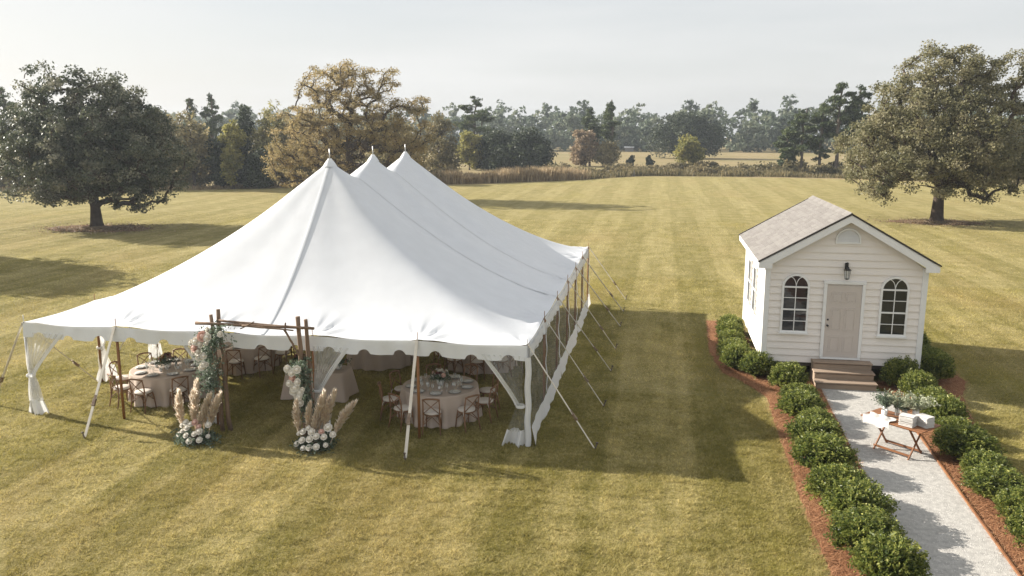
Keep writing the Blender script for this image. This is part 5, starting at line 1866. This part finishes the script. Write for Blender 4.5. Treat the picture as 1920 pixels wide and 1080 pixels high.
def napkins(u, v, n, label, rz, sx=.30, sy=.24):
    p = on_table(u, v)
    t = empty('napkin_stack', p, rad(-44) + rz, label, 'napkins', 'stacks of folded napkins on the folding table')
    r = random.Random(n)
    for k in range(n):
        z0 = k * .026
        w, d = sx / 2, sy / 2
        mb = MB()
        prof = [(-d, .002), (-d - .006, .012), (-d, .023), (d - .004, .021), (d, .012), (d - .004, .003)]
        mb.prism([(a, z0 + b) for a, b in prof], 'x', -w, w)
        mb.build('napkin', M['napkin_cloth'], t, bevel=.004, rot=(r.uniform(-.012, .012), r.uniform(-.012, .012), r.uniform(-.08, .08)), loc=(r.uniform(-.008, .008), r.uniform(-.008, .008), 0))


napkins(.28, -.20, 9, 'stack of folded linen napkins at the front of the folding table', .15)
napkins(.52, .06, 9, 'stack of folded linen napkins at the right end of the folding table', -.2)
# a loose white cloth over the left corner
n, m = 22, 18
V = []
for i in range(n):
    for j in range(m):
        u_, v_ = -.62 + .62 * i / (n - 1), -.50 + .40 * j / (m - 1)
        z_ = FZ + .018 + .022 * abs(sin(u_ * 13 + v_ * 7)) + .03 * math.exp(-((u_ + .2) ** 2 + (v_ + .25) ** 2) / .012)
        over = max(0, -.40 - v_)
        z_ -= over * 1.6 + .05 * sin(u_ * 17) * over * 5
        p = Mt @ Vector((u_ + .03 * sin(v_ * 20), v_ + over * .5, z_))
        V.append(p)
cl = link('white_cloth', np_mesh('white_cloth', np.array(V), grid_faces(n, m), smooth=True), M['napkin_cloth'])
tag(cl, 'crumpled white cloth over the front left edge of the folding table', 'cloth')


def vase(u, v, h, r0, label, mat, spr, leafmat, seed, L):
    p = on_table(u, v)
    t = empty('vase', p, 0, label, 'vase', 'vases on the folding table')
    MB().lathe([(.001, .003), (r0 * .85, .003), (r0, h * .3), (r0 * .95, h), (r0 * .85, h), (r0 * .9, h * .3), (.001, .012)], 14).build('jar', M[mat], t, True)
    if spr:
        rng = np.random.default_rng(seed)
        rr = random.Random(seed)
        pd = []
        for i in range(spr):
            a = rr.uniform(0, 2 * pi)
            pd.append(((cos(a) * .02, sin(a) * .02, h * .8), (cos(a) * .8, sin(a) * .8, rr.uniform(.5, 1.8))))
        V, F, R_ = spray(pd, .034, 10, L, rng, .25)
        link('greenery', np_mesh('greenery', V, F, R_), M[leafmat], t)['kind'] = 'stuff'
        sm = MB()
        for (q, d) in pd[:10]:
            d = Vector(d).normalized()
            sm.tube([Vector((0, 0, .02)), Vector(q), Vector(q) + d * L * .5], .004, 4)
        sm.build('stalk', M['stem'], t)
    return t


vase(-.42, .12, .22, .055, 'glass jar of eucalyptus at the left of the folding table vases', 'clear_glass', 70, 'eucalyptus', 91, .42)
vase(-.20, .22, .24, .055, 'glass jar of pale greenery, second of the folding table vases', 'clear_glass', 70, 'pale_foliage', 92, .46)
vase(-.02, .20, .22, .06, 'glass jar of dark greenery, third of the folding table vases', 'clear_glass', 34, 'eucalyptus', 93, .36)
vase(.18, .30, .26, .07, 'white vase of pale leaves at the right of the folding table vases', 'china', 90, 'pale_foliage', 94, .50)
vase(-.34, -.06, .15, .065, 'small empty white jar by the crumpled cloth on the folding table', 'china', 0, None, 95, 0)
vase(.06, -.08, .10, .035, 'small clear tumbler before the napkin stacks on the folding table', 'clear_glass', 0, None, 96, 0)

# ------------------------------------------------------------------ haze
hz = MB()
hz.box((0, 290, 11.0), (1320, 740, 24.2))
mh, nt, b = new_mat('haze_air')
nt.nodes.remove(b)
pv_ = N(nt, 'ShaderNodeVolumePrincipled')
pv_.inputs['Color'].default_value = (0.80, 0.88, 0.97, 1)
pv_.inputs['Density'].default_value = 0.00042
pv_.inputs['Anisotropy'].default_value = 0.25
nt.links.new(pv_.outputs[0], nt.nodes['Material Output'].inputs['Volume'])
tag(hz.build('haze', mh), 'thin pale autumn haze over the whole place', 'haze', kind='stuff')
